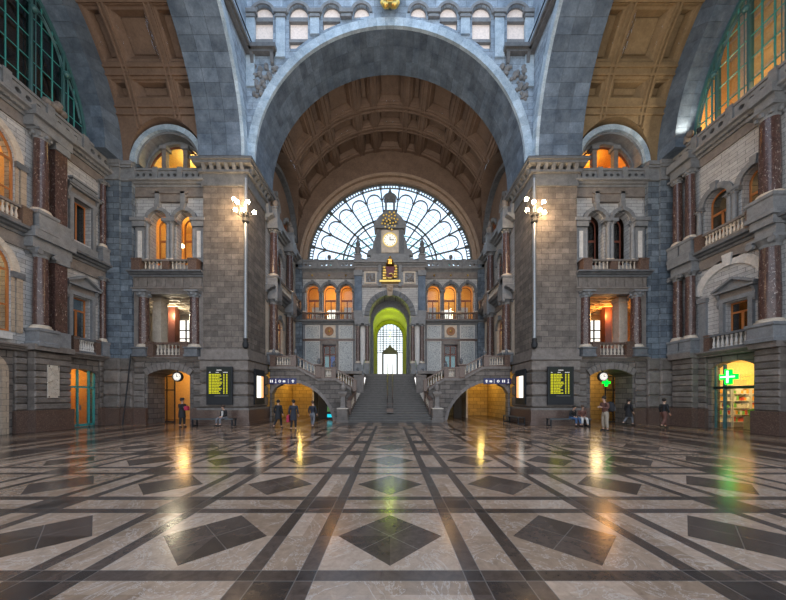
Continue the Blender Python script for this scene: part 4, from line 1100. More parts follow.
        build(MB().tube([(0, 0, 0), (.30, .26, 4.6)], .04, 6), 'pole_shaft', 'black', t)
    else:
        for tier in (0, 1):
            double_column(fr, s, 0, (18.68, 17.9), .245, tier, wd, '', ordn=('of the pair, beside the corner', 'of the pair, beside the first window'))
            double_column(fr, s, 0, (14.15,), .36, tier, wd, 'standing alone near the picture edge')
        for z0, z1, p, lab in ((9.45, 10.45, .75, 'middle'), (15.6, 16.55, .8, 'top')):
            for ya, yb, l2 in ((17.55, 18.95, 'column pair'), (13.7, 14.6, 'single column')):
                x0, x1 = uu(s, ya, yb)
                S(MB().box(x0 + .05, x1 - .05, -p * .75, 0, z0, z0 + .5).box(x0, x1, -p, 0, z0 + .5, z1), nm('trim'), 'gstone', fr, f'{lab} entablature block over the right {l2}', 'entablature')
        for ya, yb, l2 in ((17.55, 18.95, 'column pair'), (13.6, 14.7, 'single column')):
            x0, x1 = uu(s, ya, yb)
            S(MB().box(x0, x1, -.72, 0, 4.15, 4.5), nm('trim'), 'tstone', fr, f'projecting ledge under the right {l2}', 'ledge')
            S(MB().box(x0, x1, -.6, 0, 0, 1.12), nm('trim'), 'plinth', fr, f'projecting granite plinth under the right {l2}', 'plinth')
            rustic(fr, [(x0 + .06, x1 - .06)], -.5, .0, 1.12, 4.15, 9, f'projecting bevelled courses under the right {l2}')
        t = thing('parapet_statue', 'small weathered stone figure on the right parapet by the corner', 'statue', fr, u(18.2), -.35, 17.4)
        build(MB().box(-.35, .35, -.25, .25, -.1, .1), 'statue_base', 'tstone', t)
        t2 = thing('uplight', 'small black floodlight on the right parapet lighting the end arch', 'lamp', fr, u(17.35), -.35, 17.3)
        build(MB().box(-.08, .08, -.06, .06, 0, .12).lathe(0, 0, [(.08, .12), (.13, .3), (.13, .34)], 10), 'lamp_housing', 'black', t2)
        L = bpy.data.lights.new('uplight_beam', 'SPOT'); L.energy = 260; L.color = (1, .86, .66); L.spot_size = R(95); L.spot_blend = .6; L.shadow_soft_size = .1
        o = bpy.data.objects.new('uplight_beam', L); COL.objects.link(o); o.location = W(fr, u(17.35), -.6, 17.75); o.rotation_euler = Vector((.35, -.55, -1)).to_track_quat('Z', 'Y').to_euler()
        build(MB().lathe(0, 0, [(.3, .1), (.28, .3), (.16, .6), (.2, .85), (.1, 1.0)], 8).ball(0, 0, 1.12, .14, 8, 6).ball(.3, 0, .4, .2, 8, 6).ball(-.3, 0, .32, .2, 8, 6), 'figure', 'tstone', t, smooth=True)
        # lower window in a wide shallow arch
        glazed(fr, rect(*uu(s, 15.2, 16.27), 5.2, 6.95), .3, 'orange framed casement window with pediment on the right end wall', 'wood', 'dglass', [(u(15.73), 5.2, u(15.73), 6.4, .06), (u(15.2), 6.4, u(16.27), 6.4, .05)], .08)
        pediment(fr, u(15.73), .56, 7.0, 0, .5, 'grey stone surround with triangular pediment on the right end wall', sur=5.0)
        room(fr, *uu(s, 14.95, 16.5), .5, 2.0, 4.8, 7.6, 'dark', 6, (1, .6, .3), 'dark room behind the right pedimented window')
        archivolt(fr, u(16.1), 7.6, 1.42, 1.85, -.1, .05, 'white_st', 'wide pale arch enclosing the right pedimented window', 13, True, 8, 172)
        S(MB().box(u(17.4) - .2, u(17.4) + .2, -.14, .05, 4.42, 7.35).box(u(17.4) - .26, u(17.4) + .26, -.2, .05, 7.35, 7.6), nm('trim'), 'gstone', fr, 'grey pilaster strip beside the right pedimented window', 'pilaster')
        balustrade(fr, (*uu(s, 14.75, 14.75)[:1], -.22, 4.42), (u(17.1), -.22, 4.42), .9, 8, 'balustrade with white balusters over the pharmacy', railm='dstone', bm='white_st', pw=.15)
        for c, hw, lab in ((16.78, .6, 'nearer the corner'), (14.92, .62, 'nearer the single column')):
            archivolt(fr, u(c), 13.0, hw + .02, hw + .32, -.1, .05, 'gstone', f'upper arch moulding on the right wall, {lab}', 11, True)
            S(MB().arch(u(c), 13.0, hw, hw + .05, 0, .9, 0, 180, 11, 0), nm('trim'), 'dstone', fr, f'deep arch reveal on the right wall, {lab}', 'arch moulding')
            glazed(fr, archpoly(u(c), hw, 10.7, 13.0, 12), .42, f'upper arched window with orange frame on the right wall, {lab}', 'wood', 'glass', [(u(c), 10.7, u(c), 12.4, .06), (u(c) - hw, 12.4, u(c) + hw, 12.4, .07)], .08)
            room(fr, u(c) - .9, u(c) + .9, .5, 2.4, 10.5, 14.4, 'tstone' if c > 16 else 'yellow', 10 if c > 16 else 35, (1, .65, .3), f'room behind the upper right window {lab}')
            S(MB().box(u(c) - hw - .35, u(c) - hw, -.18, .05, 12.75, 13.0).box(u(c) + hw, u(c) + hw + .35, -.18, .05, 12.75, 13.0), nm('trim'), 'dstone', fr, f'impost blocks of the upper right arch {lab}', 'impost')
        for Y, lab in ((15.95, 'first of the pair'), (15.72, 'second of the pair'), (17.5, 'single beside the corner')):
            column(fr, u(Y), -.18, 10.9, 12.8, .13, 'gstone', f'small bluestone column between the upper right arches, {lab}', style='leaf', ped=0)
        balustrade(fr, (u(14.55), -.35, 10.35), (u(17.45), -.35, 10.35), .85, 12, 'upper balustrade with pale balusters on the right wall', pw=.2)
        # pharmacy
        t = wtop(nm('door'), 'arched pharmacy entrance with teal side frame on the right', 'door', fr, 0, 0, 0)
        d0, d1 = uu(s, 15.0, 17.0)
        tm = MB()
        for Y, w_ in ((16.9, .04), (16.45, .06), (15.05, .05)): tm.box(u(Y) - w_, u(Y) + w_, .1, .2, 0.02, 3.6)
        build(tm, 'side_frame', 'teal', t)
        build(MB().box(d0, d1, .1, .25, 2.25, 2.4), 'transom', 'black', t)
        
        build(MB().box(d0 + .02, d1 - .02, .14, .15, .02, 3.0), 'pane', 'glass', t)
        room(fr, d0 - .9, d1 + .9, .5, 4.5, 0, 3.9, 'yellow', LP['pharm'], (1, .78, .35), 'bright yellow pharmacy interior', 'brick_gold_lit')
        for k, (Y, v_, lab) in enumerate(((17.75, 1.3, 'nearest the entrance'), (17.75, 2.4, 'in the middle of the side wall'), (17.75, 3.5, 'deepest in the shop'))):
            t = thing('display_shelf', f'yellow shelving full of boxes in the pharmacy, {lab}', 'shelf', fr, u(Y), v_, 0, rz=PI / 2)
            build(MB().box(-.5, .5, .1, .15, 0, 2.5).box(-.52, -.48, -.2, .15, 0, 2.5).box(.48, .52, -.2, .15, 0, 2.5), 'carcass', 'white', t)
            for q in range(5): build(MB().box(-.48, .48, -.2, .1, .3 + q * .42, .33 + q * .42), 'shelf_board', 'white', t)
            for q in range(5):
                x = -.4
                while x < .4:
                    w_ = random.uniform(.07, .15)
                    b_ = build(MB().box(-w_ / 2, w_ / 2, 0, .18, 0, random.uniform(.14, .3)), 'medicine_box', PB[(0, 0, 2, 1, 3)[random.randrange(5)]], None)
                    b_['label'] = 'small coloured medicine box on the pharmacy shelving'; b_['category'] = 'box'; b_['group'] = 'medicine boxes on the pharmacy shelves'
                    b_.location = W(fr, u(Y) + .15, v_ + x + w_ / 2, .331 + q * .42); b_.rotation_euler = (0, 0, fr[2] + PI / 2)
                    x += w_ + .03
        t = thing('shop_counter', 'yellow stepped counter in the pharmacy doorway', 'counter', fr, u(16.0), 1.6, 0)
        build(MB().box(-.55, .55, -.3, .3, 0, .75), 'counter_body', 'yellow', t); build(MB().box(-.6, .6, -.35, .35, .75, .8), 'counter_top', 'wood', t)
        t = thing('display_stand', 'lime green display stand beside the pharmacy counter', 'stand', fr, u(15.55), 1.0, 0)
        build(MB().box(-.35, .35, -.15, .15, 0.02, .12).prism([(-.35, .6), (.35, .6), (.45, 1.35), (-.5, 1.1)], -.1, .1), 'stand_panel', 'lime', t); build(MB().box(-.04, .04, -.05, .05, .1, .65), 'stand_post', 'black', t)
        # green cross sign
        t = thing('pharmacy_cross', 'big green neon pharmacy cross above the pharmacy entrance', 'sign', fr, u(15.75), -.45, 2.88)
        def cross(r, w_): return [(-w_, -r), (w_, -r), (w_, -w_), (r, -w_), (r, w_), (w_, w_), (w_, r), (-w_, r), (-w_, w_), (-r, w_), (-r, -w_), (-w_, -w_)]
        tt = thing
        build(MB().prism(cross(.40, .14), -.06, .06), 'cross_casing', 'green', t)
        build(MB().prism(cross(.33, .04), -.1, -.06), 'cross_tubes', 'gwhite', t)
        build(MB().tube([(0, .05, 0), (0, .5, 0)], .03, 6), 'sign_arm', 'black', t)
PB = ['pb_white', 'pb_red', 'pb_orange', 'pb_green']
M['pb_white'] = plain('white_carton', (.8, .78, .72)); M['pb_red'] = plain('red_carton', (.6, .1, .06)); M['pb_orange'] = plain('orange_carton', (.85, .4, .06)); M['pb_green'] = plain('green_carton', (.2, .5, .12))
M['lime'] = plain('lime_green_panel', (.3, .65, .04), .5)
LP.update(edge=110, shopL=55, pharm=230)
for s in (-1, 1): end_wall(s)
# small green cross hanging in the right bay doorway
frR = (14.55, 19.4, 0)
t = thing('pharmacy_cross', 'small green cross sign inside the right bay doorway behind the clock', 'sign', frR, .12, .55, 2.78)
build(MB().prism([(-.08, -.25), (.08, -.25), (.08, -.08), (.25, -.08), (.25, .08), (.08, .08), (.08, .25), (-.08, .25), (-.08, .08), (-.25, .08), (-.25, -.08), (-.08, -.08)], -.04, .04), 'cross_casing', 'green', t)
build(MB().tube([(0, 0, .22), (0, 0, .8)], .02, 6), 'hanger', 'black', t)
# ================================================================ front arm side walls
def arm_wall(s):
    wd = 'left' if s < 0 else 'right'
    fr = (s * 9.42, 0, -s * PI / 2); u = lambda y: -s * y
    a, b = uu(s, 22.0, 29.7)
    arch1 = [archpoly(u(25.0), .75, 5.2, 7.6, 10), archpoly(u(27.6), .5, 5.2, 7.4, 8)]
    S(MB().plate(rect(a, b, 4.3, 10.2), arch1, 0, .5), f'wall_{wd}_arm_middle', 'cream', fr, f'pale middle storey wall beside the stairs on the {wd}', 'wall')
    arch2 = [archpoly(u(25.0), .75, 10.9, 13.2, 10), archpoly(u(27.8), .5, 10.9, 13.2, 8)]
    S(MB().plate(rect(a, b, 10.2, 15.4), arch2, 0, .5), f'wall_{wd}_arm_upper', 'white_brick', fr, f'pale upper storey wall beside the stairs on the {wd}', 'wall')
    top = [archpoly(u(24.9), .8, 15.9, 18.0, 10), archpoly(u(27.6), .6, 15.9, 17.6, 10)]
    S(MB().plate(rect(a, b, 15.4, 22.3), top, .3, .7), f'wall_{wd}_arm_top', 'plaster', fr, f'brown plaster wall under the lunette on the {wd} of the stairs', 'wall')
    S(MB().plate(rect(a, b, 0, 4.3), [], 0, .4), f'wall_{wd}_arm_ground', 'brick_gold_lit', fr, f'stone ground wall with painted golden light under the {wd} side stair', 'wall')
    archivolt(fr, u(25.6), CZ + .1, 3.7, 4.05, -.15, .3, 'dstone', f'dark stone arch over the {wd} side gallery', 19, False)
    for z0, z1, p, m_, lab in ((9.7, 10.25, .7, 'dstone', 'main cornice'), (15.1, 15.6, .65, 'gstone', 'top cornice')):
        cornice(fr, a, b, 0, z0, z1, p, m_, f'{lab} of the {wd} side gallery')
    S(MB().box(a, b, -.1, .05, 9.2, 9.7), nm('trim'), 'tstone', fr, f'frieze under the main cornice of the {wd} side gallery', 'frieze')
    S(MB().box(a, b, -.35, .05, 15.6, 16.3), nm('trim'), 'gstone', fr, f'solid parapet on the top cornice of the {wd} side gallery', 'parapet')
    for i, Y in enumerate((22.9, 26.5)):
        o = ('nearer the great pier', 'nearer the clock wall')[i]
        column(fr, u(Y), -.38, 4.3, 9.4, .32, 'red_marble', f'lower red marble column of the {wd} side gallery, {o}', ped=.9)
        column(fr, u(Y), -.38, 10.3, 14.9, .3, 'red_marble', f'upper red marble column of the {wd} side gallery, {o}', ped=.8, style='leaf')
        S(MB().box(u(Y) - .5, u(Y) + .5, -.85, 0, 9.3, 10.35), nm('trim'), 'gstone', fr, f'entablature block on the lower column of the {wd} gallery, {o}', 'entablature')
        S(MB().box(u(Y) - .5, u(Y) + .5, -.85, 0, 14.7, 15.7), nm('trim'), 'gstone', fr, f'entablature block on the upper column of the {wd} gallery, {o}', 'entablature')
        t = thing('urn_finial', f'stone urn finial on the top cornice of the {wd} gallery, {o}', 'finial', fr, u(Y), -.45, 15.7)
        build(MB().sq(0, 0, [(.28, 0), (.28, .6), (.34, .65), (.34, .75)]), 'finial_base', 'gstone', t)
        build(MB().lathe(0, 0, [(.12, .75), (.26, 1.0), (.3, 1.25), (.12, 1.5), (.16, 1.6), (.03, 2.0)], 10), 'urn', 'tstone', t, smooth=True)
    for Y, z0, zs, hw, g, pw, lab in ((25.0, 5.2, 7.6, .75, 'glass', 60, 'lower middle'), (27.6, 5.2, 7.4, .5, 'dglass', 10, 'lower far'), (25.0, 10.9, 13.2, .75, 'dglass', 20, 'upper middle'), (27.8, 10.9, 13.2, .5, 'dglass', 10, 'upper far'),
                                   (24.9, 15.9, 18.0, .8, 'glass', 60, 'top middle'), (27.6, 15.9, 17.6, .6, 'glass', 30, 'top far')):
        v = .2 if z0 < 15 else .5
        glazed(fr, archpoly(u(Y), hw, z0, zs, 10), v, f'{lab} arched window in the {wd} side gallery', 'redwood', g, [(u(Y), z0, u(Y), zs, .05), (u(Y) - hw, zs, u(Y) + hw, zs, .06)], .08)
        room(fr, u(Y) - hw - .2, u(Y) + hw + .2, v + .25, 2.0, z0 - .2, zs + hw + .3, 'yellow' if pw > 25 else 'dark', pw, (1, .68, .3), f'room behind the {lab} window of the {wd} gallery')
        archivolt(fr, u(Y), zs, hw + .02, hw + .25, (0 if z0 < 15 else .3) - .12, .05 + (0 if z0 < 15 else .3), 'gstone', f'arch moulding of the {lab} window, {wd} gallery', 9, True)
    balustrade(fr, (u(22.6), -.6, 10.25), (u(28.6), -.6, 10.25), .8, 16, f'upper gallery balustrade above the {wd} side stair', pw=.2)
for s in (-1, 1): arm_wall(s)
# ================================================================ clock wall
YF = 29.6; frC = (0, YF, 0)
q = .1007
n = 40
ringz = 15.13
RH = 8.36
hole = [(RH, 14.9)] + [(RH * math.cos(PI * k / n), ringz + RH * math.sin(PI * k / n)) for k in range(n + 1)] + [(-RH, 14.9)]
S(MB().plate(rect(-9.5, 9.5, 14.85, 27.2), [hole], 0, .6), 'wall_clock_end_upper', 'plaster', frC, 'brown plaster wall around the great radial window', 'wall')
t = wtop(nm('trim'), 'moulded brown plaster ring around the great radial window', 'arch moulding', frC, 0, 0, 0)
build(MB().arch(0, ringz, 8.34, 8.5, -.1, .6, 0, 180, 60), 'inner_ring', 'ringp', t, smooth=True)
build(MB().arch(0, ringz, 8.75, 9.05, -.35, .05, 0, 180, 60), 'outer_ring', 'ringp', t, smooth=True)
build(MB().arch(0, ringz, 8.5, 8.75, -.05, .05, 0, 180, 60), 'hollow', 'ringp', t, smooth=True)
S(MB().arch(0, ringz, 9.3, 9.55, -1.6, -.02, 0, 180, 60), 'ceiling_end_soffit', 'plaster', frC, 'smooth brown plaster band before the radial window', 'vault') if 0 else None
# radial window
t = wtop(nm('window'), 'great half round radial window with petal shaped panes behind the clock', 'window', frC, 0, 0, 0)
v0, v1 = .25, .4
fm = MB()
NP = 13; dA = 180 / NP
for k in range(1, NP):
    a = R(k * dA); c, sn = math.cos(a), math.sin(a); w_ = .065
    fm.prism([(2.2 * c - w_ * sn, ringz + 2.2 * sn + w_ * c), (2.2 * c + w_ * sn, ringz + 2.2 * sn - w_ * c), (8.25 * c + w_ * sn, ringz + 8.25 * sn - w_ * c), (8.25 * c - w_ * sn, ringz + 8.25 * sn + w_ * c)], v0, v1)
build(fm, 'spokes', 'iron', t)
r_ = MB()
for ra, rb in ((2.1, 2.25), (4.35, 4.43), (4.72, 4.86), (7.86, 7.93), (8.22, 8.4)): r_.arch(0, ringz, ra, rb, v0, v1, 0, 180, 60)
build(r_, 'concentric_rings', 'iron', t, smooth=True)
pet = MB()
for k in range(NP):
    a = R((k + .5) * dA); rc = 6.45; hw = rc * math.sin(R(dA / 2)) - .06
    C0 = (rc * math.cos(a), ringz + rc * math.sin(a))
    for (ri, ro) in ((hw - .12, hw - .02),):
        pet.arch(0, 0, ri, ro, v0 + .02, v1 - .02, 0, 180, 8)
        m_ = 8 * 1
    # rotate last petal
# build petals individually rotated
pet = MB()
for k in range(NP):
    a = R((k + .5) * dA); rc = 6.7; hw = rc * math.sin(R(dA / 2)) - .02
    tmp = MB().arch(0, 0, hw - .13, hw - .03, v0 + .02, v1 - .02, 0, 180, 8)
    ca, sa = math.cos(a - PI / 2), math.sin(a - PI / 2)
    cx, cz_ = rc * math.cos(a), ringz + rc * math.sin(a)
    pet.add([(cx + x * ca - z * sa, y, cz_ + x * sa + z * ca) for x, y, z in tmp.v], tmp.f)
build(pet, 'petal_arches', 'iron', t, smooth=True)
th = MB()
for rr in (3.2, 5.2, 5.65, 6.1, 6.6): th.arch(0, ringz, rr, rr + .025, v0 + .05, v0 + .09, 0, 180, 60)
for k in range(NP * 2):
    if k % 2: 
        a = R(k * dA / 2); c, sn = math.cos(a), math.sin(a); w_ = .014
        th.prism([(2.3 * c - w_ * sn, ringz + 2.3 * sn + w_ * c), (2.3 * c + w_ * sn, ringz + 2.3 * sn - w_ * c), (7.3 * c + w_ * sn, ringz + 7.3 * sn - w_ * c), (7.3 * c - w_ * sn, ringz + 7.3 * sn + w_ * c)], v0 + .05, v0 + .09)
for k in range(NP * 7):
    a = R((k + .5) * 180 / (NP * 7)); c, sn = math.cos(a), math.sin(a); w_ = .045
    th.prism([(7.9 * c - w_ * sn, ringz + 7.9 * sn + w_ * c), (7.9 * c + w_ * sn, ringz + 7.9 * sn - w_ * c), (8.25 * c + w_ * sn, ringz + 8.25 * sn - w_ * c), (8.25 * c - w_ * sn, ringz + 8.25 * sn + w_ * c)], v0 + .02, v1 - .02)
build(th, 'thin_glazing_bars', 'iron', t)
build(MB().plate([(8.3 * math.cos(PI * k / n), ringz + 8.3 * math.sin(PI * k / n)) for k in range(n + 1)], [], v0 + .06, v0 + .07), 'pane', 'rglass', t)
# train shed ribs seen through the window
t = wtop(nm('trim'), 'curved iron trusses of the train shed seen through the radial window', 'roof truss', frC, 0, 0, 0)
tr = MB()
for v_ in (9,):
    for rr, w_ in ((8.6, .14), (9.6, .10)): tr.arch(0, 13.5, rr, rr + w_, v_, v_ + .15, 0, 180, 40)
    for k in range(36):
        a = R(k * 5); b_ = R(k * 5 + 5); ra, rb = (8.65, 9.65) if k % 2 else (9.65, 8.65)
        tr.tube([(ra * math.cos(a), v_ + .07, 13.5 + ra * math.sin(a)), (rb * math.cos(b_), v_ + .07, 13.5 + rb * math.sin(b_))], .035, 4)
build(tr, 'truss', 'teal_l', t)
# wings
for s in (-1, 1):
    wd = 'left' if s < 0 else 'right'
    x0, x1 = sorted((s * 3.3, s * 9.45))
    cs = [s * 4.43, s * 6.1, s * 7.8]
    S(MB().plate(rect(x0, x1, 9.2, 14.9), [archpoly(c, .64, 9.45, 12.5, 12) for c in cs], 0, .5), f'wall_clock_end_{wd}_gallery', 'white_brick', frC, f'pale wall with three arches {wd} of the portal', 'wall')
    dc = s * 6.1
    S(MB().plate(rect(x0, x1, 0, 9.2), [rect(dc - .66, dc + .66, 4.05, 7.05)], 0, .5), f'wall_clock_end_{wd}_lower', 'gstone', frC, f'grey stone lower wall {wd} of the portal', 'wall')
    names = ['nearest the portal', 'in the middle of three', 'farthest from the portal']
    for i, c in enumerate(cs):
        archivolt(frC, c, 12.5, .66, .9, -.15, .05, 'dstone', f'dark arch moulding {names[i]} in the {wd} gallery', 9, True)
        glazed(frC, archpoly(c, .64, 9.45, 12.5, 12), .9, f'amber lit arched gallery window {names[i]}, {wd} of the portal', 'redwood', 'glass', [(c - .64, 11.75, c + .64, 11.75, .09), (c, 9.45, c, 11.7, .05)], .07)
        bl = MB().box(c - .45, c + .45, 1.4, 1.45, 9.6, 11.3)
        t = thing('window_blind', f'pale blind behind the gallery arch {names[i]}, {wd} of the portal', 'blind', frC, c, 1.3, 9.7)
        build(MB().box(-.38, .38, 0, .04, 0, 1.5 if i != 1 else 1.25), 'blind_cloth', 'white' if i != 1 else 'pale', t)  # middle blind emits: its brightness is painted on as glow, no lamp
    for i, c in enumerate((s * 3.55, s * 5.27, s * 6.95, s * 8.68)):
        o = ['beside the portal', 'first from the portal', 'second from the portal', 'beside the corner'][i]
        column(frC, c, -.12, 10.2, 12.4, .13, 'dstone', f'small dark gallery column {o}, {wd} of the portal', style='leaf', ped=0)
        S(MB().box(c - .26, c + .26, -.24, .2, 12.35, 12.55), nm('trim'), 'dstone', frC, f'impost above the small gallery column {o}, {wd} side', 'impost')
    room(frC, x0 + .1, x1 - .1, 1.0, 3.0, 9.2, 14.2, 'yellow', LP['gal'], (1, .46, .14) if s < 0 else (1, .55, .2), f'orange lit gallery room {wd} of the portal', size=.3)
    # roundels on rear wall of gallery
    t = balustrade(frC, (x0 + .2, -.3, 9.45), (x1 - .75, -.3, 9.45) if s > 0 else (x1 - .1, -.3, 9.45), .75, 21, f'gallery balustrade {wd} of the portal', railm='plinth', pw=.16, bm='plinth', bw=.05) if s > 0 else balustrade(frC, (x0 + .75, -.3, 9.45), (x1 - .2, -.3, 9.45), .75, 21, f'gallery balustrade {wd} of the portal', railm='plinth', pw=.16, bm='plinth', bw=.05)
    cornice(frC, x0, x1, 0, 9.12, 9.45, .55, 'gstone', f'gallery ledge {wd} of the portal')
    S(MB().box(x0, x1, -.1, .05, 13.7, 14.35), nm('trim'), 'tstone', frC, f'frieze above the three arches {wd} of the portal', 'frieze')
    fl = MB()
    for c in cs: fl.ball(c, -.14, 14.0, .1, 8, 5)
    S(fl, nm('trim'), 'gold', frC, f'gilded rosettes on the frieze {wd} of the portal', 'rosette')
    cornice(frC, x0, x1, 0, 14.3, 14.65, .45, 'gstone', f'cornice above the three arches {wd} of the portal', dent=.2)
    hole_parapet(frC, x0, x1, -.1, 14.62, 15.5, 3, f'pierced parapet {wd} of the clock tower', m='gstone', hr=.12)
    t = thing('ball_finial', f'small round finial on the pierced parapet {wd} of the clock tower', 'finial', frC, s * 6.1, -.1, 15.5)
    build(MB().lathe(0, 0, [(.16, 0), (.08, .12), (.2, .3), (.18, .45), (.02, .6)], 8), 'ball', 'dstone', t, smooth=True)
    # corner pilaster
    t = thing('corner_pilaster', f'narrow blue stone corner pilaster at the {wd} end of the clock wall', 'pilaster', frC, s * 9.15, -.35, 0)
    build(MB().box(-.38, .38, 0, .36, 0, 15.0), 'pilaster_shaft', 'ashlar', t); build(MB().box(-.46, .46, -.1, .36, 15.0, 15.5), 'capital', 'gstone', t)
    # marble panels
    for i, (a, b, z0, z1, lab) in enumerate(((7.12, 8.42, 7.75, 8.95, 'small panel nearer the corner'), (3.8, 5.08, 7.75, 8.95, 'small panel nearer the portal'), (7.12, 8.42, 4.4, 7.35, 'tall panel nearer the corner'), (3.8, 5.08, 4.4, 7.35, 'tall panel nearer the portal'))):
        a, b = sorted((s * a, s * b))
        t = wtop(nm('trim'), f'white veined marble {lab}, {wd} of the portal', 'panel', frC, 0, 0, 0)
        build(MB().box(a, b, -.06, .02, z0, z1), 'marble_panel', 'veined', t)
        build(MB().plate(rect(a - .08, b + .08, z0 - .08, z1 + .08), [rect(a, b, z0, z1)], -.1, .02), 'panel_border', 'white_st', t)
    t = thing('roundel', f'round bronze medallion on a pale square {wd} of the portal', 'medallion', frC, dc, -.06, 8.4)
    build(MB().box(-.62, .62, 0, .06, -.62, .62), 'square_ground', 'cream', t)
    build(MB().disc(0, -.08, 0, .44, .08, 24, .34).disc(0, -.05, 0, .36, .05, 24), 'medallion_ring', 'bronze', t)
    build(MB().ball(0, -.08, 0, .12, 8, 6), 'medallion_boss', 'gold', t)
    S(MB().box(x0, x1, -.12, .05, 7.42, 7.62), nm('trim'), 'plinth', frC, f'brown marble band {wd} of the portal', 'band')
    # door
    t = glazed(frC, rect(dc - .62, dc + .62, 4.05, 7.0), .2, f'red brown framed double door {wd} of the portal', 'redwood', 'glass', [(dc, 4.05, dc, 7.0, .07), (dc - .6, 6.1, dc + .6, 6.1, .06)], .1, 'door')
    for j, cc in ((-1, dc - .3), (1, dc + .3)):
        build(MB().box(cc - .2, cc + .2, .3, .32, 4.6, 5.9), 'pane_poster', ('posterblue' if (s < 0 and j > 0) else 'postercyan'), t)
    S(MB().box(dc - .9, dc - .66, -.15, .1, 4.0, 7.2).box(dc + .66, dc + .9, -.15, .1, 4.0, 7.2).prism([(dc - .9, 7.05), (dc + .9, 7.05), (dc + .8, 7.35), (dc, 7.5), (dc - .8, 7.35)], -.2, .1), nm('trim'), 'tstone', frC, f'stone surround of the double door {wd} of the portal', 'door surround')
    room(frC, dc - .8, dc + .8, .5, 1.5, 4.0, 7.2, 'tstone', 6, (.6, .8, 1), f'small room behind the double door {wd} of the portal')
# portal
PV = -.8
hole = archpoly(0, 2.0, 4.0, 9.74, 20)
S(MB().plate(rect(-3.42, 3.42, 4.0, 14.7), [hole], PV, 1.2), 'wall_portal', 'white_brick', frC, 'pale brick central portal block around the great doorway', 'wall')
archivolt(frC, 0, 9.74, 2.0, 2.5, PV - .15, PV + .1, 'dstone', 'blue grey voussoir arch of the central portal', 17, False, gap=.05)
t = wtop(nm('trim'), 'carved tan head keystone over the central portal', 'keystone', frC, 0, 0, 0)
build(MB().prism([(-.22, 11.6), (.22, 11.6), (.34, 12.7), (-.34, 12.7)], PV - .35, PV).ball(0, PV - .35, 12.25, .2, 8, 6, 1.2), 'carved_block', 'warm_brick', t)
# corridor behind the portal
t = wtop(nm('room'), 'green lit vaulted passage behind the central portal', 'room', frC, 0, 0, 0)
build(MB().box(-2.1, -2.0, 1.2, 6.9, 4.0, 9.3).box(2.0, 2.1, 1.2, 6.9, 4.0, 9.3), 'side_walls', 'tstone', t)
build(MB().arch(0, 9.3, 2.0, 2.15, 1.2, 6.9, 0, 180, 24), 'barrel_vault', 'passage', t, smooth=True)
build(MB().plate(rect(-2.15, 2.15, 4.0, 11.9), [archpoly(0, 1.74, 4.02, 9.3, 20)], .7, 1.15), 'inner_arch_wall', 'dstone', t)
build(MB().box(-2.1, 2.1, -.8, 6.9, 3.8, 4.0), 'passage_floor', 'steps', t)
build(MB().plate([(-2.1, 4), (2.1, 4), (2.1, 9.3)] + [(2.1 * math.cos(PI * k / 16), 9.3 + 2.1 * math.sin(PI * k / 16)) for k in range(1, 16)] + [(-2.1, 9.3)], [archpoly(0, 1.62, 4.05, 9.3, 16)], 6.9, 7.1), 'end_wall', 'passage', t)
gz = glazed(frC, archpoly(0, 1.62, 4.05, 9.3, 16), 6.95, 'bright arched glass doors at the end of the central passage', 'iron', 'glass',
    [(-1.62, 9.3, 1.62, 9.3, .05), (-1.62, 7.3, -.85, 7.3, .04), (.85, 7.3, 1.62, 7.3, .04), (-.85, 4.05, -.85, 10.7, .06), (.85, 4.05, .85, 10.7, .06), (-1.62, 10.1, 1.62, 10.1, .025), (0, 8.1, 0, 10.9, .03)] + [(-1.5, 7.6 + .28 * k, 1.5, 7.6 + .28 * k, .03) for k in range(10)] + [(-.45, 7.3, -.45, 10.8, .03), (.45, 7.3, .45, 10.8, .03), (-1.2, 7.3, -1.2, 10.3, .03), (1.2, 7.3, 1.2, 10.3, .03)], .08)
build(MB().prism([(-1.0, 7.1), (1.0, 7.1), (1.0, 7.35), (.2, 8.0), (0, 8.4), (-.2, 8.0), (-1.0, 7.35)], 6.8, 6.9).box(-1.0, -.85, 6.8, 6.9, 4.05, 7.1).box(.85, 1.0, 6.8, 6.9, 4.05, 7.1), 'door_pediment', 'tstone', gz)
for v_, e in ((2.0, LP['corr']), (5.0, LP['corr'])):
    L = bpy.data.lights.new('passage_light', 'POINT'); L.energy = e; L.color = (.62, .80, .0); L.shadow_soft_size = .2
    o = bpy.data.objects.new('passage_light', L); COL.objects.link(o); o.location = (0, YF + v_, 10.2)
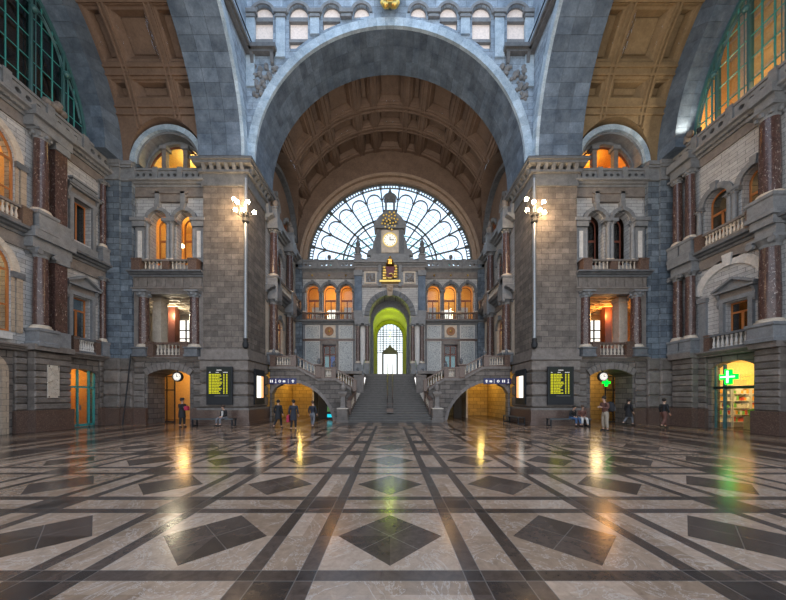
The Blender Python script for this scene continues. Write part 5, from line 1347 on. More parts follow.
# portal side column pairs
for s in (-1, 1):
    wd = 'left' if s < 0 else 'right'
    S(MB().box(*sorted((s * 2.05, s * 3.42)), PV - .6, PV, 4.0, 4.9).box(*sorted((s * 2.05, s * 3.42)), PV - .5, PV, 8.9, 9.5), nm('trim'), 'gstone', frC, f'base and entablature blocks of the {wd} portal columns', 'entablature')
    for X, lab in ((2.2, 'inner'), (3.1, 'outer')):
        column(frC, s * X, PV - .3, 4.9, 8.9, .19, 'red_marble', f'{lab} red marble column {wd} of the portal doorway', ped=.15)
    t = wtop(nm('trim'), f'tall white marble panel between the {wd} portal columns', 'panel', frC, 0, 0, 0)
    build(MB().plate(archpoly(s * 2.65, .22, 4.95, 8.5, 8), [], PV - .08, PV + .02), 'marble_panel', 'white_st', t)
    # upper pilasters
    t = wtop(nm('trim'), f'blue stone pilaster at the {wd} edge of the portal', 'pilaster', frC, 0, 0, 0)
    a, b = sorted((s * 2.75, s * 3.45)); build(MB().box(a, b, PV - .22, PV, 9.5, 13.6), 'pilaster_shaft', 'block', t)
    build(MB().box(a - .06, b + .06, PV - .32, PV, 13.6, 14.1), 'capital', 'gstone', t); build(MB().box(a - .05, b + .05, PV - .3, PV, 9.5, 10.2), 'pilaster_base', 'gstone', t)
    # relief square
    t = thing('relief_panel', f'square carved relief in a cream frame {wd} of the gilded arms', 'relief', frC, s * 1.9, PV - .02, 13.45)
    build(MB().plate(rect(-.6, .6, -.6, .6), [rect(-.46, .46, -.46, .46)], -.12, 0), 'frame', 'cream', t)
    build(MB().box(-.46, .46, -.04, 0, -.46, .46), 'ground', 'gstone', t)
    rl = MB(); rr = random.Random(9 + s)
    for k in range(18): rl.ball(rr.uniform(-.36, .36), -.06, rr.uniform(-.36, .36), rr.uniform(.05, .1), 6, 4)
    build(rl, 'carving', 'tstone', t, smooth=True)
S(MB().box(-2.75, 2.75, PV - .12, PV, 12.55, 12.75).box(-3.42, 3.42, PV - .1, PV, 14.1, 14.5), nm('trim'), 'tstone', frC, 'string mouldings on the central portal', 'moulding')
cornice(frC, -3.5, 3.5, PV, 14.45, 14.95, .5, 'gstone', 'crowning cornice of the central portal')
for s in (-1, 1):
    S(MB().box(s * .98 - .14, s * .98 + .14, PV - .35, PV, 12.5, 14.6), nm('trim'), 'gstone', frC, f"long scroll bracket {'left' if s < 0 else 'right'} of the gilded arms", 'bracket')
# gilded coat of arms
t = thing('coat_of_arms', 'gilded crowned coat of arms with dark red shield over the portal', 'emblem', frC, 0, PV - .35, 12.9)
build(MB().box(-1.0, 1.0, -.15, .35, 0, .18), 'shelf', 'gold', t)
build(MB().prism([(-.42, .5), (0, .2), (.42, .5), (.5, 1.5), (-.5, 1.5)], -.1, .05), 'shield', 'crimson', t)
o_ = MB()
for k in range(30):
    a = k * .21 * 2; rr = .55 + .22 * math.sin(k * 2.1); z = .35 + (k % 10) * .13
    o_.ball((1 if k % 2 else -1) * (.42 + .2 * abs(math.sin(k * 1.7))), -.12, z, .13, 6, 4)
o_.tube([(-.35, -.2, .45), (-.15, -.26, .3), (.15, -.26, .3), (.35, -.2, .5), (.2, -.26, .75), (-.1, -.26, .7)], .07, 6)
build(o_, 'leafwork', 'gold', t, smooth=True)
build(MB().lathe(0, -.05, [(.38, 1.6), (.42, 1.75), (.3, 1.85), (.36, 2.05), (.2, 2.25), (.05, 2.3)], 10).ball(0, -.05, 2.42, .11, 8, 6), 'crown', 'gold', t, smooth=True)
# clock tower
t = thing('clock_tower', 'blue stone clock aedicule with gilt ornament in front of the radial window', 'clock tower', frC, 0, PV, 14.95)
build(MB().box(-2.3, 2.3, -.25, .9, 0, .35).box(-3.4, 3.4, -.2, .9, 0, .2).box(-1.9, 1.9, -.2, .9, .35, .8), 'stepped_base', 'gstone', t)
build(MB().box(-1.15, 1.15, 0, .9, .8, 3.3), 'body', 'gstone', t)
build(MB().plate(rect(-.85, .85, .95, 3.15), [[(.66 * math.cos(k * PI / 12), 2.2 + .66 * math.sin(k * PI / 12)) for k in range(24)]], -.1, 0), 'clock_frame', 'cream', t)
build(MB().box(-1.35, -1.0, -.15, .3, .8, 3.2).box(1.0, 1.35, -.15, .3, .8, 3.2), 'side_pilasters', 'dstone', t)
build(MB().box(-1.55, 1.55, -.3, .95, 3.25, 3.5).arch(0, 3.2, .9, 1.6, -.2, .9, 15, 165, 9), 'segmental_head', 'gstone', t)
build(MB().prism([(1.5 * math.cos(R(a)), 3.3 + 1.75 * math.sin(R(a))) for a in range(0, 181, 12)], -.05, .8), 'gable', 'gstone', t)
build(MB().box(-.62, .62, .0, .75, 4.9, 5.2).box(-.5, -.3, .05, .7, 5.2, 6.3).box(.3, .5, .05, .7, 5.2, 6.3).prism([(-.6, 6.3), (.6, 6.3), (.55, 6.5), (.2, 6.9), (.1, 7.2), (0, 7.9), (-.1, 7.2), (-.2, 6.9), (-.55, 6.5)], .1, .65), 'top_lantern', 'dstone', t)
d = build(MB().disc(0, -.06, 2.2, .64, .06, 28), 'dial', 'clockface', t)
hm = MB()
for k in range(12):
    a = k * PI / 6; tmp = MB().box(-.02, .02, -.09, -.065, .48, .58); ca, sa = math.cos(a), math.sin(a)
    hm.add([(x * ca - z * sa, y, 2.2 + x * sa + z * ca) for x, y, z in tmp.v], tmp.f)
build(hm, 'hour_marks', 'black', d)
build(MB().box(-.03, .4, -.1, -.075, 2.17, 2.23), 'minute_hand', 'black', d); build(MB().box(-.035, .035, -.12, -.095, 2.18, 2.5), 'hour_hand', 'black', d)
build(MB().disc(0, -.12, 2.2, .72, .08, 28, .62), 'gilt_bezel', 'gold', t)
g = MB()
for k in range(26):
    a = k * 2.4; rr = .16 * math.sqrt(k); g.ball(rr * math.cos(a), -.22, 4.0 + rr * 1.15 * math.sin(a), .12, 6, 4)
build(g, 'gilt_ornament', 'gold', t, smooth=True)
for s in (-1, 1):
    build(MB().prism([(s * 1.35, .8), (s * 2.3, .8), (s * 2.15, 1.25), (s * 1.75, 1.45), (s * 1.55, 2.3), (s * 1.35, 2.7)], .1, .6), 'side_scroll', 'gstone', t)
for s in (-1, 1):
    t = thing('obelisk_finial', f"turned stone obelisk finial {'left' if s < 0 else 'right'} of the clock tower", 'finial', frC, s * 3.15, PV + .15, 15.15)
    build(MB().sq(0, 0, [(.3, 0), (.3, .5), (.36, .55), (.36, .62)]), 'finial_base', 'gstone', t)
    build(MB().lathe(0, 0, [(.1, .6), (.2, .75), (.32, 1.05), (.34, 1.3), (.14, 1.5), (.24, 1.65), (.22, 1.8), (.09, 2.1), (.03, 2.6)], 12), 'turned_spire', 'dstone', t, smooth=True)
# ================================================================ stairs
NS = 24; RI = 4.0 / NS; Y0 = 20.62; TR = .32
t = thing('staircase', 'broad dark stone staircase climbing to the bright central doorway', 'staircase', W0, 0, Y0, 0)
for k in range(NS):
    hw = 3.75 if k < 2 else (3.0 + (2.28 - 3.0) * min(1, (k - 2) / 14))
    y = k * TR; z = (k + 1) * RI; dep = TR + .05 if k < NS - 1 else .9
    yb = y + TR + .04 if k < NS - 1 else 29.7 - Y0 - .8 + .0
    st_ = build(MB().box(-hw, hw, y, yb, z - RI, z - .04), 'step', 'steps', t)
    build(MB().box(-hw, hw, y - .035, yb if k < NS - 1 else y + .4, z - .04, z), 'tread', 'nosing', st_)
S(MB().box(-2.2, 2.2, 28.0, 28.75, 3.2, 3.98), 'floor_portal_landing', 'steps', W0, 'dark stone landing before the central doorway', 'landing')
t = thing('centre_handrail', 'double brown metal handrail down the middle of the staircase', 'handrail', W0, 0, 22.0, .83)
for s in (-1, 1):
    build(MB().tube([(s * .2, -.35, .3), (s * .2, -.1, .95), (s * .2, 0, 1.0), (s * .2, 6.0, 4.13), (s * .2, 6.6, 4.15)], .035, 8), 'handrail', 'plinth', t, smooth=True)
    for k in range(7):
        build(MB().tube([(s * .2, .05 + k, .52 * k + .0), (s * .2, .05 + k, 1.0 + .52 * k)], .025, 6), 'post', 'black', t)
build(MB().box(-.2, .2, -.02, .0, .45, .5).box(-.24, .24, -.42, .1, -.3, .12), 'lower_kerb', 'plinth', t)
def side_stair(s):
    wd = 'left' if s < 0 else 'right'
    X = lambda *a: tuple(sorted((s * a[0], s * a[1])))
    fr = (0, 22.05, 0)
    op = [(8.85, -.05), (8.85, 2.05), (8.6, 2.5), (8.1, 2.78), (7.4, 2.9), (6.7, 2.8), (6.0, 2.5), (5.4, 2.05), (4.9, 1.5), (4.5, .85), (4.25, -.05)]
    op = [(s * x, z) for x, z in op]
    outer = [(9.02, -.1), (9.02, 3.98), (7.0, 3.98), (5.35, 3.1), (4.05, 3.1), (2.9, 2.35), (2.9, -.1)]
    outer = [(s * x, z) for x, z in outer]
    t = thing('side_stair', f'grey stone side stair with half arch passage on the {wd}', 'staircase', fr, s * 6, 0, 0)
    def L(mb): mb.v = [(x - s * 6, y, z) for x, y, z in mb.v]; return mb
    build(L(MB().plate(outer, [op], 0, .5)), 'arched_front', 'course', t)
    # arch edge stones
    es = MB()
    for i in range(1, len(op) - 1):
        a, b = Vector(op[i]), Vector(op[i + 1] if i + 1 < len(op) else op[i]); d = (b - a).normalized(); nn = Vector((-d.y, d.x)) * (.24 if s < 0 else .24)
        if nn.y < 0: nn = -nn
        if abs(d.x) < .05: continue
        es.prism([tuple(a), tuple(b), tuple(b + nn), tuple(a + nn)], -.05, .02)
    build(L(es), 'arch_edge', 'tstone', t)
    build(L(MB().prism([(s * 9.02, 3.9), (s * 7.0, 3.9), (s * 5.35, 3.02), (s * 4.05, 3.02), (s * 2.9, 2.27), (s * 2.9, 2.45), (s * 4.05, 3.2), (s * 5.35, 3.2), (s * 7.0, 4.08), (s * 9.02, 4.08)], -.12, .3)), 'string_moulding', 'tstone', t)
    for k in range(5):
        x0, x1 = 5.35 + k * .33, 5.35 + (k + 1) * .33
        build(L(MB().box(s * x0, s * x1, .5, 2.5, 3.0 + k * .18 - .15, 3.0 + (k + 1) * .18)), 'step', 'steps', t)
    for k in range(5):
        x0, x1 = 2.7 + k * .27, 2.7 + (k + 1) * .27
        build(L(MB().box(s * x0, s * x1, .5, 2.5, 2.0, 2.2 + k * .18)), 'step', 'steps', t)
    build(L(MB().box(s * 4.05, s * 5.35, .5, 2.5, 2.8, 3.08)), 'half_landing', 'steps', t)
    S(MB().box(*X(7.0, 9.4), 22.55, 24.55, 3.75, 3.98).box(*X(2.35, 9.4), 24.55, 29.6, 3.75, 3.98), f'floor_gallery_{wd}', 'tstone', W0, f'stone gallery floor on the {wd} of the staircase', 'floor')
    # cheek wall of the main stair
    S(MB().prism_yz([(22.5, 0), (29.6, 0), (29.6, 3.75), (27.2, 3.75), (22.5, 1.9)], *X(2.9, 3.15)), nm('trim'), 'dstone', W0, f'stone cheek wall along the {wd} edge of the staircase', 'wall')
    # newel and balustrades
    o1 = f'{wd} side stair'
    t = thing('newel_post', f'stout stone newel post with urn at the foot of the stairs on the {wd}', 'newel post', W0, s * 3.35, 20.95, 0)
    build(MB().box(-.42, .42, -.35, .5, 0, .3).box(-.36, .36, -.3, .45, .3, .98), 'base_block', 'rust', t)
    build(MB().box(-.38, .4, -.33, .47, .95, 1.02), 'pale_cap', 'cream', t)
    build(MB().sq(0, .1, [(.22, 1.0), (.16, 1.15), (.15, 1.8), (.24, 1.95), (.3, 2.05), (.3, 2.16), (.18, 2.2)]), 'post_shaft', 'tstone', t)
    build(MB().lathe(0, .1, [(.1, 2.2), (.16, 2.3), (.2, 2.5), (.12, 2.68), (.15, 2.74), (.03, 2.95)], 12), 'urn', 'tstone', t, smooth=True)
    balustrade(W0, (s * 3.0, 21.3, .55), (s * 2.75, 23.0, 1.45), .95, 5, f'short curved balustrade rising from the newel post on the {wd}', pw=.14, th=.12, railm='plinth')
    balustrade(W0, (s * 2.5, 22.1, 2.25), (s * 4.05, 22.1, 3.15), .82, 6, f'sloping balustrade of the lower flight, {o1}', pw=.14, ped=(1, 0), th=.12, railm='plinth')
    balustrade(W0, (s * 4.05, 22.1, 3.2), (s * 5.2, 22.1, 3.2), .82, 4, f'level balustrade at the half landing, {o1}', pw=.16, th=.12, railm='plinth')
    balustrade(W0, (s * 5.45, 22.1, 3.28), (s * 6.95, 22.1, 4.06), .82, 5, f'sloping balustrade of the upper flight, {o1}', pw=.14, ped=(0, 0), th=.12, railm='plinth')
    balustrade(W0, (s * 7.0, 22.1, 4.08), (s * 8.95, 22.1, 4.08), .82, 6, f'level gallery balustrade beside the great pier, {o1}', pw=.2, th=.12, railm='plinth')
    for xx, z, lab in ((5.36, 4.0, 'at the half landing'), (7.1, 4.93, 'at the head of the upper flight'), (8.75, 4.93, 'beside the great pier'), (4.2, 4.02, 'at the lower end of the half landing')):
        big = xx == 5.36
        t = thing('stone_urn', f'small dark stone urn {lab}, {o1}', 'urn', W0, s * xx, 22.1, z if not big else 3.2)
        if big: build(MB().sq(0, 0, [(.24, 0), (.2, .1), (.2, .9), (.28, .95), (.28, 1.05)]), 'urn_pedestal', 'plinth', t)
        h = 1.05 if big else 0
        build(MB().lathe(0, 0, [(.06, h), (.1, h + .08), (.15, h + .22), (.08, h + .36), (.1, h + .4), (.02, h + .52)], 10), 'urn_body', 'dstone', t, smooth=True)
    # pedestals with curled rails half way up
    t = thing('stair_pedestal', f'carved stone block with curled rail halfway up the stairs on the {wd}', 'pedestal', W0, s * 2.62, 25.0, 2.15)
    build(MB().box(-.4, .4, -.3, .3, 0, 1.35).box(-.46, .46, -.36, .36, 1.35, 1.5), 'block', 'tstone', t)
    build(MB().lathe(s * .15, 0, [(.1, 1.5), (.2, 1.6), (.22, 1.8), (.08, 1.95), (.14, 2.0), (.02, 2.2)], 10), 'urn', 'dstone', t, smooth=True)
    build(MB().tube([(-s * .3, .1, 1.5), (-s * .34, .1, 1.9), (-s * .3, .4, 2.15), (-s * .26, 1.2, 2.5), (-s * .24, 2.6, 3.1)], .06, 8), 'curled_rail', 'pipe', t, smooth=True)
    # passage under the gallery
    for a in ((9.12, 9.3),):
        pass
    t = wtop(nm('room'), f'golden lit passage under the {wd} side stair', 'room', W0, 0, 0, 0)
    build(MB().box(*X(3.2, 9.4), 28.4, 28.5, 0, 3.75), 'rear_wall', 'brick_gold_lit', t)
    build(MB().box(*X(6.6, 6.75), 25.5, 28.4, 0, 3.7), 'cross_wall', 'cream', t)
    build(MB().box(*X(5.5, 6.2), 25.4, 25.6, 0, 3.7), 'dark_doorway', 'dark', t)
    for yy, x_ in ((23.6, 7.4), (26.6, 8.2)):
        L_ = bpy.data.lights.new('passage_light', 'POINT'); L_.energy = LP['pass']; L_.color = (1, .66, .16); L_.shadow_soft_size = .15
        o = bpy.data.objects.new('passage_light', L_); COL.objects.link(o); o.location = (s * x_, yy, 3.2)
        pt = thing('ceiling_lamp', f"round warm ceiling lamp {'nearer the arch' if yy < 25 else 'deeper'} in the passage under the {wd} side stair", 'lamp', W0, s * x_, yy, 3.75)
        build(MB().lathe(0, 0, [(.16, -.12), (.2, -.06), (.2, 0)], 12), 'lamp_shade', 'globe', pt, smooth=True)
    if s < 0:
        t = thing('lit_display', 'bright cyan lit display panel at the inner edge of the left passage', 'display', W0, -4.75, 23.2, 0)
        build(MB().box(-.25, .25, 0, .15, 0.02, 2.1), 'casing', 'black', t)
        build(MB().box(-.2, .2, -.02, 0, 1.25, 2.0), 'upper_screen', 'cyan', t)
        build(MB().box(-.2, .2, -.02, 0, .65, 1.2), 'middle_picture', 'pb_green', t)
        build(MB().box(-.2, .2, -.02, 0, .2, .45), 'lower_screen', 'cyan', t)
    # blue direction sign
    t = thing('direction_sign', f'navy blue sign with white symbols over the passage on the {wd}', 'sign', W0, s * 8.02, 21.93, 2.98)
    build(MB().box(-1.03, 1.03, 0, .1, -.22, .22), 'sign_panel', 'blue', t)
    def sym(k, cx):
        m = MB()
        if k == 0: m.box(cx - .1, cx - .03, -.02, 0, -.1, .1).box(cx + .03, cx + .1, -.02, 0, -.1, .1)
        elif k == 1: m.box(cx - .02, cx + .02, -.02, 0, -.12, .06).prism([(cx - .05, .08), (cx + .05, .08), (cx, .15)], -.02, 0).box(cx - .06, cx + .06, -.02, 0, -.14, -.1)
        elif k == 2: m.disc(cx, -.02, 0, .1, .02, 12, .05)
        elif k == 3: m.prism([(cx - .11, -.05), (cx + .11, -.05), (cx + .08, .06), (cx - .08, .06)], -.02, 0).disc(cx - .05, -.02, -.07, .03, .02, 8).disc(cx + .05, -.02, -.07, .03, .02, 8)
        else: m.prism([(cx - .12, 0), (cx, .12), (cx + .12, 0), (cx + .04, 0), (cx + .04, -.12), (cx - .04, -.12), (cx - .04, 0)], -.02, 0)
        return m
    seq = ((0, -.82), (1, -.5), (2, -.2), (3, .12), (4, .78)) if s < 0 else ((4, -.82), (3, -.5), (2, .05), (0, .45), (1, .8))
    for k, cx in seq: build(sym(k, cx), ('double_bar', 'person_symbol', 'ring_symbol', 'vehicle_symbol', 'arrow')[k], 'wht', t)
    build(MB().box(.42, .44, -.01, 0, -.16, .16) if s < 0 else MB().box(-.26, -.24, -.01, 0, -.16, .16), 'divider', 'wht', t)
LP.update({'pass': 75})
for s in (-1, 1): side_stair(s)
# ================================================================ boards, posters, benches
def departure_board(s):
    wd = 'left' if s < 0 else 'right'
    cx = s * 10.97 if s < 0 else 10.98
    t = thing('departure_board', f'tall black departure board with yellow rows on the {wd} great pier', 'display board', W0, cx, 18.98, 1.3)
    build(MB().box(-.84, .84, -.08, .0, 0, 2.46), 'housing', 'black', t)
    build(MB().box(-.74, .74, -.1, -.08, .5, 2.4), 'screen', 'dscreen', t)
    hd = MB()
    for k in range(5): hd.box(-.16 + k * .065, -.12 + k * .065, -.11, -.1, 2.2, 2.25)
    for x, w_ in ((-.6, .1), (-.12, .2), (.4, .3)): hd.box(x - w_ / 2, x + w_ / 2, -.11, -.1, 2.07, 2.1)
    build(hd, 'header_text', 'wht', t)
    rr = random.Random(11 + s)
    for k in range(13):
        z = 1.95 - k * .1
        r_ = MB().box(-.66, -.5, -.11, -.1, z - .035, z + .035)
        x = -.46; end = rr.uniform(-.05, .2)
        while x < end: w_ = rr.uniform(.08, .2); r_.box(x, min(end, x + w_), -.11, -.1, z - .032, z + .032); x += w_ + .025
        r_.box(.27, .34, -.11, -.1, z - .035, z + .035).box(.45, .53, -.11, -.1, z - .035, z + .035)
        build(r_, 'timetable_row', 'ylw', t)
    build(MB().box(-.3, .6, -.11, -.1, .56, .58), 'footer_text', 'wht2', t)
M['dscreen'] = plain('dark_display_screen', (.006, .011, .007), .7)
M['wht2'] = emit('dim_white_text', (.8, .85, .9), .25)
for s in (-1, 1): departure_board(s)
for s in (-1, 1):
    wd = 'left' if s < 0 else 'right'
    t = thing('lit_poster', f'black light box with white and orange poster on the {wd} great pier side', 'poster', (s * 9.16, 20.55, -s * PI / 2 if s > 0 else PI / 2), 0, 0, 1.3)
    build(MB().box(-.75, .75, -.08, .02, 0, 2.4), 'frame', 'black', t)
    f = 1 if s < 0 else -1
    a, b = (-.5, .12) if s < 0 else (-.12, .5)
    build(MB().box(a, b, -.1, -.08, .45, 1.95), 'pale_half', 'pale', t)
    a, b = (.12, .5) if s < 0 else (-.5, -.12)
    build(MB().box(a, b, -.1, -.08, .45, 1.95), 'orange_half', 'poster', t)
def bench(fr, u, v, L_, label):
    t = thing('bench', label, 'bench', fr, u, v, 0)
    for k in range(4): build(MB().box(-L_ / 2, L_ / 2, -.24 + k * .125, -.14 + k * .125, .42, .46), 'seat_slat', 'bwood', t)
    for x in (-L_ / 2 + .08, L_ / 2 - .08):
        build(MB().box(x - .04, x + .04, -.24, .24, 0, .05).box(x - .04, x + .04, -.24, -.18, .05, .42).box(x - .04, x + .04, .18, .24, .05, .42), 'leg', 'black', t)
    build(MB().box(-L_ / 2, L_ / 2, -.26, -.24, .40, .47), 'edge_rail', 'iron', t)
M['bwood'] = plain('dark_stained_wood', (.03, .026, .024), .5)
bench(W0, -11.0, 18.4, 2.6, 'long dark bench before the left great pier under the departure board')
bench(W0, 11.15, 18.4, 2.55, 'long dark bench before the right great pier under the departure board')
bench((8.65, 20.6, -PI / 2), 0, 0, 2.6, 'dark bench along the inner side of the right great pier')
# ================================================================ people
def cl(name, col, r=.8): M[name] = plain(name, col, r)
cl('skin', (.50, .30, .21), .55); cl('navy_cloth', (.018, .02, .03)); cl('black_cloth', (.012, .012, .014)); cl('brown_cloth', (.13, .055, .04)); cl('beige_cloth', (.30, .25, .19))
cl('jeans', (.05, .10, .20)); cl('grey_cloth', (.14, .14, .15)); cl('white_cloth', (.55, .53, .5)); cl('dark_hair', (.02, .014, .01)); cl('brown_hair', (.07, .04, .025)); cl('red_cloth', (.35, .02, .05)); cl('shoe_dark', (.015, .013, .012), .5)
def skin(name, chains, m, parent, sub=1):
    vs = []; es = []; rs = []
    for ch in chains:
        prev = None
        for p in ch:
            if isinstance(p, int): prev = p; continue
            vs.append(p[:3]); rs.append(p[3] if len(p) == 4 else (p[3], p[4])); i = len(vs) - 1
            if prev is not None: es.append((prev, i))
            prev = i
    me = bpy.data.meshes.new(name); me.from_pydata(vs, es, []); o = bpy.data.objects.new(name, me); COL.objects.link(o); o.parent = parent
    md = o.modifiers.new('skin', 'SKIN'); md.use_smooth_shade = True
    if not me.skin_vertices: 
        bpy.context.view_layer.objects.active = o
    if me.skin_vertices:
        for i, r in enumerate(rs): me.skin_vertices[0].data[i].radius = (r, r) if not isinstance(r, tuple) else r
        me.skin_vertices[0].data[0].use_root = True
    s_ = o.modifiers.new('sub', 'SUBSURF'); s_.levels = sub; s_.render_levels = sub
    me.materials.append(M[m]); return o
def person(x, y, rz, label, H=1.75, top='black_cloth', legs='black_cloth', hair='dark_hair', pose='stand', arms=None, hat=False, z0=0, coat=False, lean=0.0, shirt=None, group=None):
    """faces -y before rotation"""
    t = thing('person', label, 'person', W0, x, y, z0, rz=rz); k = H / 1.75
    P = lambda a, b, c, *r: (a * k, b * k, c * k, *[q * k for q in r])
    if pose == 'sit':
        hip = .50; kn = ((-.13, -.42, .50), (.13, -.40, .50)); an = ((-.15, -.42, .09), (.17, -.45, .09)); by = .12
    elif pose == 'walk':
        hip = .92; kn = ((-.10, -.16, .50), (.10, .06, .48)); an = ((-.10, -.20, .09), (.10, .34, .16)); by = 0
    elif pose == 'walk2':
        hip = .92; kn = ((-.10, .06, .48), (.10, -.14, .50)); an = ((-.10, .30, .15), (.10, -.18, .09)); by = 0
    else:
        hip = .93; kn = ((-.10, -.02, .50), (.11, -.03, .50)); an = ((-.12, .02, .08), (.14, .0, .08)); by = 0
    sh = hip + .50; f = lean
    chest = (0, by - f * .4, hip + .32); neck = (0, by - f * .62, hip + .54); head = (0, by - f * .75 - .02, hip + .70)
    S_ = [(-.18, by - f * .55, sh - .02), (.18, by - f * .55, sh - .02)]
    if arms is None: arms = (((-.24, by + .03, sh - .29), (-.25, by - .06, sh - .53)), ((.24, by + .03, sh - .29), (.25, by - .06, sh - .53)))
    # body: torso, head, limbs in one surface
    ch = [[P(0, by, hip, .08, .07), P(0, by - f * .2, hip + .16, .10, .08), P(*chest, .13, .095), P(*[a for a in (0, by - f * .55, hip + .46)], .09, .07), P(*neck, .05), P(0, head[1], head[2] - .09, .055), P(*head, .085, .095), P(0, head[1] + .01, head[2] + .08, .07)]]
    for i in (0, 1):
        ch.append([2, P(*S_[i], .06), P(*arms[i][0], .045), P(*arms[i][1], .03), ])
        w_ = Vector(arms[i][1]); d = (w_ - Vector(arms[i][0])).normalized(); pl = w_ + d * .08
        ch[-1].append(P(*pl, .033, .02)); 
    for i in (0, 1):
        ch.append([0, P((-.09, .09)[i], by, hip - .06, .06), P(*kn[i], .05), P(*an[i], .042), P(an[i][0], an[i][1] - .13, an[i][2] - .05, .035)])
    bd = skin('body', ch, 'skin', t)
    for i in (0, 1):   # fingers and thumb
        w_ = Vector(arms[i][1]); d = (w_ - Vector(arms[i][0])).normalized(); pl = w_ + d * .08
        sd = d.cross(Vector((0, 1, 0))); sd = sd.normalized() if sd.length > .2 else Vector((1, 0, 0))
        cu = d.cross(sd).normalized(); mb = MB()
        for q in range(4):
            a = pl + sd * (-.03 + .02 * q); L1 = (.065, .078, .072, .055)[q]
            mb.tube([P(*a), P(*(a + d * L1 * .55 + cu * .006)), P(*(a + d * L1 + cu * .03))], .009 * k, 5, [.0095 * k, .0085 * k, .006 * k])
        a = w_ + d * .03 - sd * .03
        mb.tube([P(*a), P(*(a + d * .03 - sd * .03)), P(*(a + d * .065 - sd * .035 + cu * .015))], .01 * k, 5, [.012 * k, .01 * k, .007 * k])
        build(mb, 'fingers', 'skin', bd, smooth=True)
    # face
    hy, hz = head[1], head[2]
    build(MB().prism_yz([(hy * k - .09 * k, (hz + .015) * k), (hy * k - .118 * k, (hz - .025) * k), (hy * k - .09 * k, (hz - .03) * k)], -.012 * k, .012 * k), 'nose', 'skin', bd)
    build(MB().ball(-.033 * k, (hy - .087) * k, (hz + .015) * k, .011 * k, 6, 4).ball(.033 * k, (hy - .087) * k, (hz + .015) * k, .011 * k, 6, 4), 'eyes', 'black_cloth', bd)
    build(MB().box(-.024 * k, .024 * k, (hy - .094) * k, (hy - .08) * k, (hz - .058) * k, (hz - .05) * k), 'mouth', 'red_cloth', bd)
    # hair cap
    bm_ = MB().ball(0, (hy + .022) * k, (hz + .045) * k, .105 * k, 12, 8, 1.0)
    build(bm_, 'hair', hair, t, smooth=True)
    if hat:
        build(MB().lathe(0, hy * k, [(.17 * k, (hz + .07) * k), (.17 * k, (hz + .085) * k), (.115 * k, (hz + .09) * k), (.11 * k, (hz + .17) * k), (.04 * k, (hz + .19) * k)], 14), 'hat', 'black_cloth', t, smooth=True)
    # jacket
    e = .022
    lo = hip - (.22 if coat else .05)
    jc = []
    if pose == 'sit': jc = [[P(0, by, hip + .0, .15, .12)]]
    else: jc = [[P(0, by, hip - .10, .175, .14)]]
    jc[0] += [P(0, by - f * .2, hip + .16, .14, .11), P(*chest, .165, .12), P(0, by - f * .55, hip + .47, .10, .08), P(0, by - f * .6, hip + .52, .065)]
    for i in (0, 1):
        jc.append([2, P(*S_[i], .075), P(*arms[i][0], .058), P(*[a * .93 + b * .07 for a, b in zip(arms[i][1], arms[i][0])], .044)])
    skin('jacket', jc, top, t)
    if coat:
        build(MB().lathe(0, 0, [(.20 * k, (lo - .12) * k), (.18 * k, (hip) * k), (.15 * k, (hip + .2) * k)], 14), 'coat_skirt', top, t, smooth=True)
    if shirt: build(MB().prism([(-.05 * k, (hip + .1) * k), (.05 * k, (hip + .1) * k), (.06 * k, (hip + .46) * k), (-.06 * k, (hip + .46) * k)], (chest[1] - .165) * k, (chest[1] - .12) * k), 'shirt_front', shirt, t)
    tc_ = [[P(0, by, hip + .14, .135, .105), P(0, by, hip - .02, .155, .13)]]
    for i in (0, 1):
        tc_.append([1, P((-.09, .09)[i], by - (.03 if pose == 'sit' else 0), hip - .09 + (.08 if pose == 'sit' else 0), .115), P(*kn[i], .078), P(*[a * .85 + b * .15 for a, b in zip(an[i], kn[i])], .062)])
    skin('trousers', tc_, legs, t)
    for i in (0, 1):
        a = an[i]
        build(MB().add(*(lambda m_: (m_.v, m_.f))(MB().tube([P(a[0], a[1] + .06, a[2] - .03), P(a[0], a[1] - .02, a[2] - .02), P(a[0], a[1] - .12, a[2] - .045), P(a[0], a[1] - .19, a[2] - .055)], .045 * k, 8, [.035 * k, .05 * k, .042 * k, .025 * k]))), 'shoe', 'shoe_dark', t, smooth=True)
    return t, P
fold = lambda by, sh: (((-.22, by - .08, sh - .27), (-.06, by - .28, sh - .20)), ((.22, by - .08, sh - .27), (.06, by - .28, sh - .20)))
person(-12.45, 17.6, R(70), 'person in black coat and hat standing before the left bay doorway', 1.70, hat=True, coat=True, arms=fold(0, 1.43))
t = thing('red_bag', 'small dark red bag held by the person in the hat', 'bag', W0, -12.1, 17.5, 1.0)
build(MB().sq(0, 0, [(.08, 0), (.1, .02), (.1, .22), (.07, .26)]), 'bag_body', 'red_cloth', t); build(MB().tube([(-.05, 0, .25), (-.04, 0, .36), (.04, 0, .36), (.05, 0, .25)], .01, 5), 'bag_handle', 'black_cloth', t)
person(-10.35, 18.32, R(-18), 'person in dark jacket and white shirt sitting on the left bench', 1.72, 'black_cloth', 'grey_cloth', 'brown_hair', 'sit', arms=(((-.22, 0, .72), (-.08, -.22, .60)), ((.22, 0, .72), (.08, -.22, .60))), lean=.25, shirt='white_cloth', z0=-.0)
person(-6.35, 16.7, R(170), 'person in black walking towards the left passage, nearest the pier', 1.64, 'black_cloth', 'black_cloth', 'dark_hair', 'walk', coat=True)
person(-5.2, 15.85, R(185), 'person in navy coat carrying a crimson bag towards the left passage', 1.64, 'navy_cloth', 'black_cloth', 'dark_hair', 'stand', coat=True)
t = thing('crimson_bag', 'crimson shopping bag in the hand of the walker in navy', 'bag', W0, -5.47, 15.85, .45)
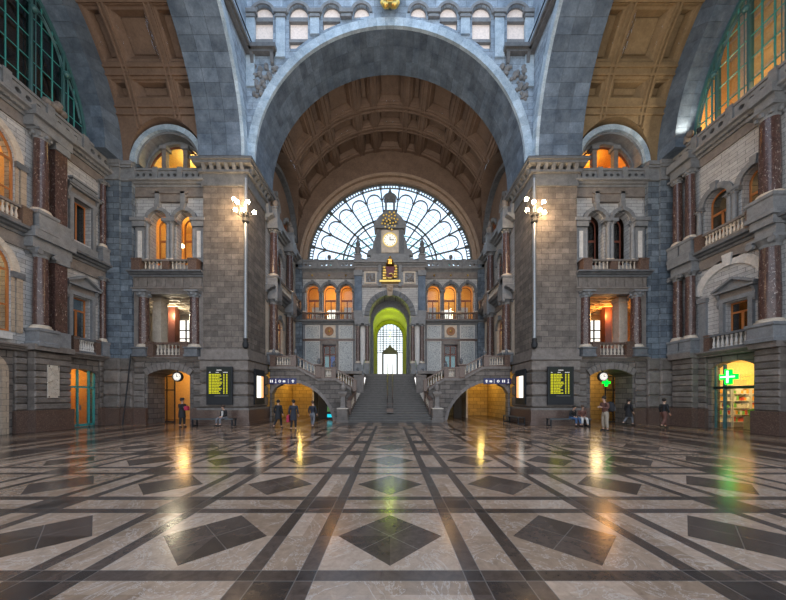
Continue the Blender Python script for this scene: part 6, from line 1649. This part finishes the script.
build(MB().box(-.06, .06, -.16, .16, 0, .38), 'bag_body', 'red_cloth', t); build(MB().tube([(0, -.08, .38), (0, -.06, .5), (0, .06, .5), (0, .08, .38)], .01, 5), 'bag_handle', 'red_cloth', t)
person(-4.5, 17.1, R(175), 'person in dark blue jacket and grey trousers walking near the left passage edge', 1.58, 'navy_cloth', 'grey_cloth', 'brown_hair', 'walk2')
pb, P_ = person(11.42, 15.6, R(-80), 'person in brown jacket and beige trousers wearing a backpack and looking at a phone', 1.84, 'brown_cloth', 'beige_cloth', 'dark_hair', 'stand', arms=(((-.22, -.05, 1.14), (-.07, -.30, 1.20)), ((.22, -.05, 1.14), (.07, -.30, 1.20))), lean=.08)
t = thing('backpack', 'bulky black backpack worn by the person with the phone', 'backpack', (11.42, 15.6, R(-80)), 0, .17, 1.0)
build(MB().lathe(0, .14, [(.12, 0), (.2, .06), (.21, .35), (.17, .48), (.06, .55)], 12), 'pack_body', 'black_cloth', t, smooth=True)
build(MB().lathe(0, .3, [(.08, .05), (.12, .1), (.11, .28), (.05, .32)], 10), 'front_pocket', 'grey_cloth', t, smooth=True)
for x in (-.12, .12): build(MB().tube([(x, .03, .1), (x * 1.2, -.3, .25), (x, -.3, .45), (x * .9, .0, .52)], .022, 6), 'strap', 'black_cloth', t, smooth=True)
t = thing('phone', 'pale phone held by the person with the backpack', 'phone', (11.42, 15.6, R(-80)), 0, -.42, 1.26)
build(MB().box(-.04, .04, -.05, .05, 0, .012), 'case', 'white_cloth', t)
person(11.35, 18.3, R(15), 'person in dark jacket and blue jeans sitting on the right bench, nearer the board', 1.70, 'black_cloth', 'jeans', 'dark_hair', 'sit', arms=(((-.22, 0, .72), (-.08, -.22, .60)), ((.22, 0, .72), (.08, -.22, .60))), lean=.35)
person(11.95, 18.3, R(-12), 'person in brown top and pale trousers sitting at the end of the right bench', 1.70, 'brown_cloth', 'white_cloth', 'brown_hair', 'sit', arms=(((-.22, 0, .72), (-.08, -.22, .60)), ((.22, 0, .72), (.08, -.22, .60))), lean=.3)
person(15.1, 18.6, R(100), 'person in dark clothes walking between the right doorway and the corner', 1.68, 'black_cloth', 'grey_cloth', 'dark_hair', 'walk', coat=True)
person(15.85, 17.0, R(95), 'person in black jacket walking before the right corner pilasters', 1.72, 'black_cloth', 'brown_cloth', 'dark_hair', 'walk2')
# ---------------------------------------------------------------- light, camera
w = bpy.data.worlds.new('sky'); SC.world = w; w.use_nodes = True; nt = w.node_tree; nt.nodes.clear()
tc = nt.nodes.new('ShaderNodeTexCoord'); sp = nd(nt, 'ShaderNodeSeparateXYZ', _i={0: tc.outputs['Generated']})
c = ramp(nt, sp.outputs[2], [(0.0, (.92, .86, .80)), (.25, (.78, .86, .98)), (1.0, (.36, .62, 1.0))])
bg = nd(nt, 'ShaderNodeBackground', _i={'Color': c, 'Strength': 2.3}); o = nt.nodes.new('ShaderNodeOutputWorld'); nt.links.new(bg.outputs[0], o.inputs[0])
cam = bpy.data.cameras.new('camera'); co = bpy.data.objects.new('camera', cam); COL.objects.link(co); SC.camera = co
co.location = (0, 0, 1.8); co.rotation_euler = (PI / 2, 0, 0)
cam.sensor_width = 36; cam.lens = 294 / 786 * 36
cam.shift_x = (393 - 390) / 786; cam.shift_y = (397 - 300) / 786
SC.view_settings.view_transform = 'Standard'; SC.view_settings.look = 'None'; SC.view_settings.gamma = 1; SC.view_settings.exposure = 0
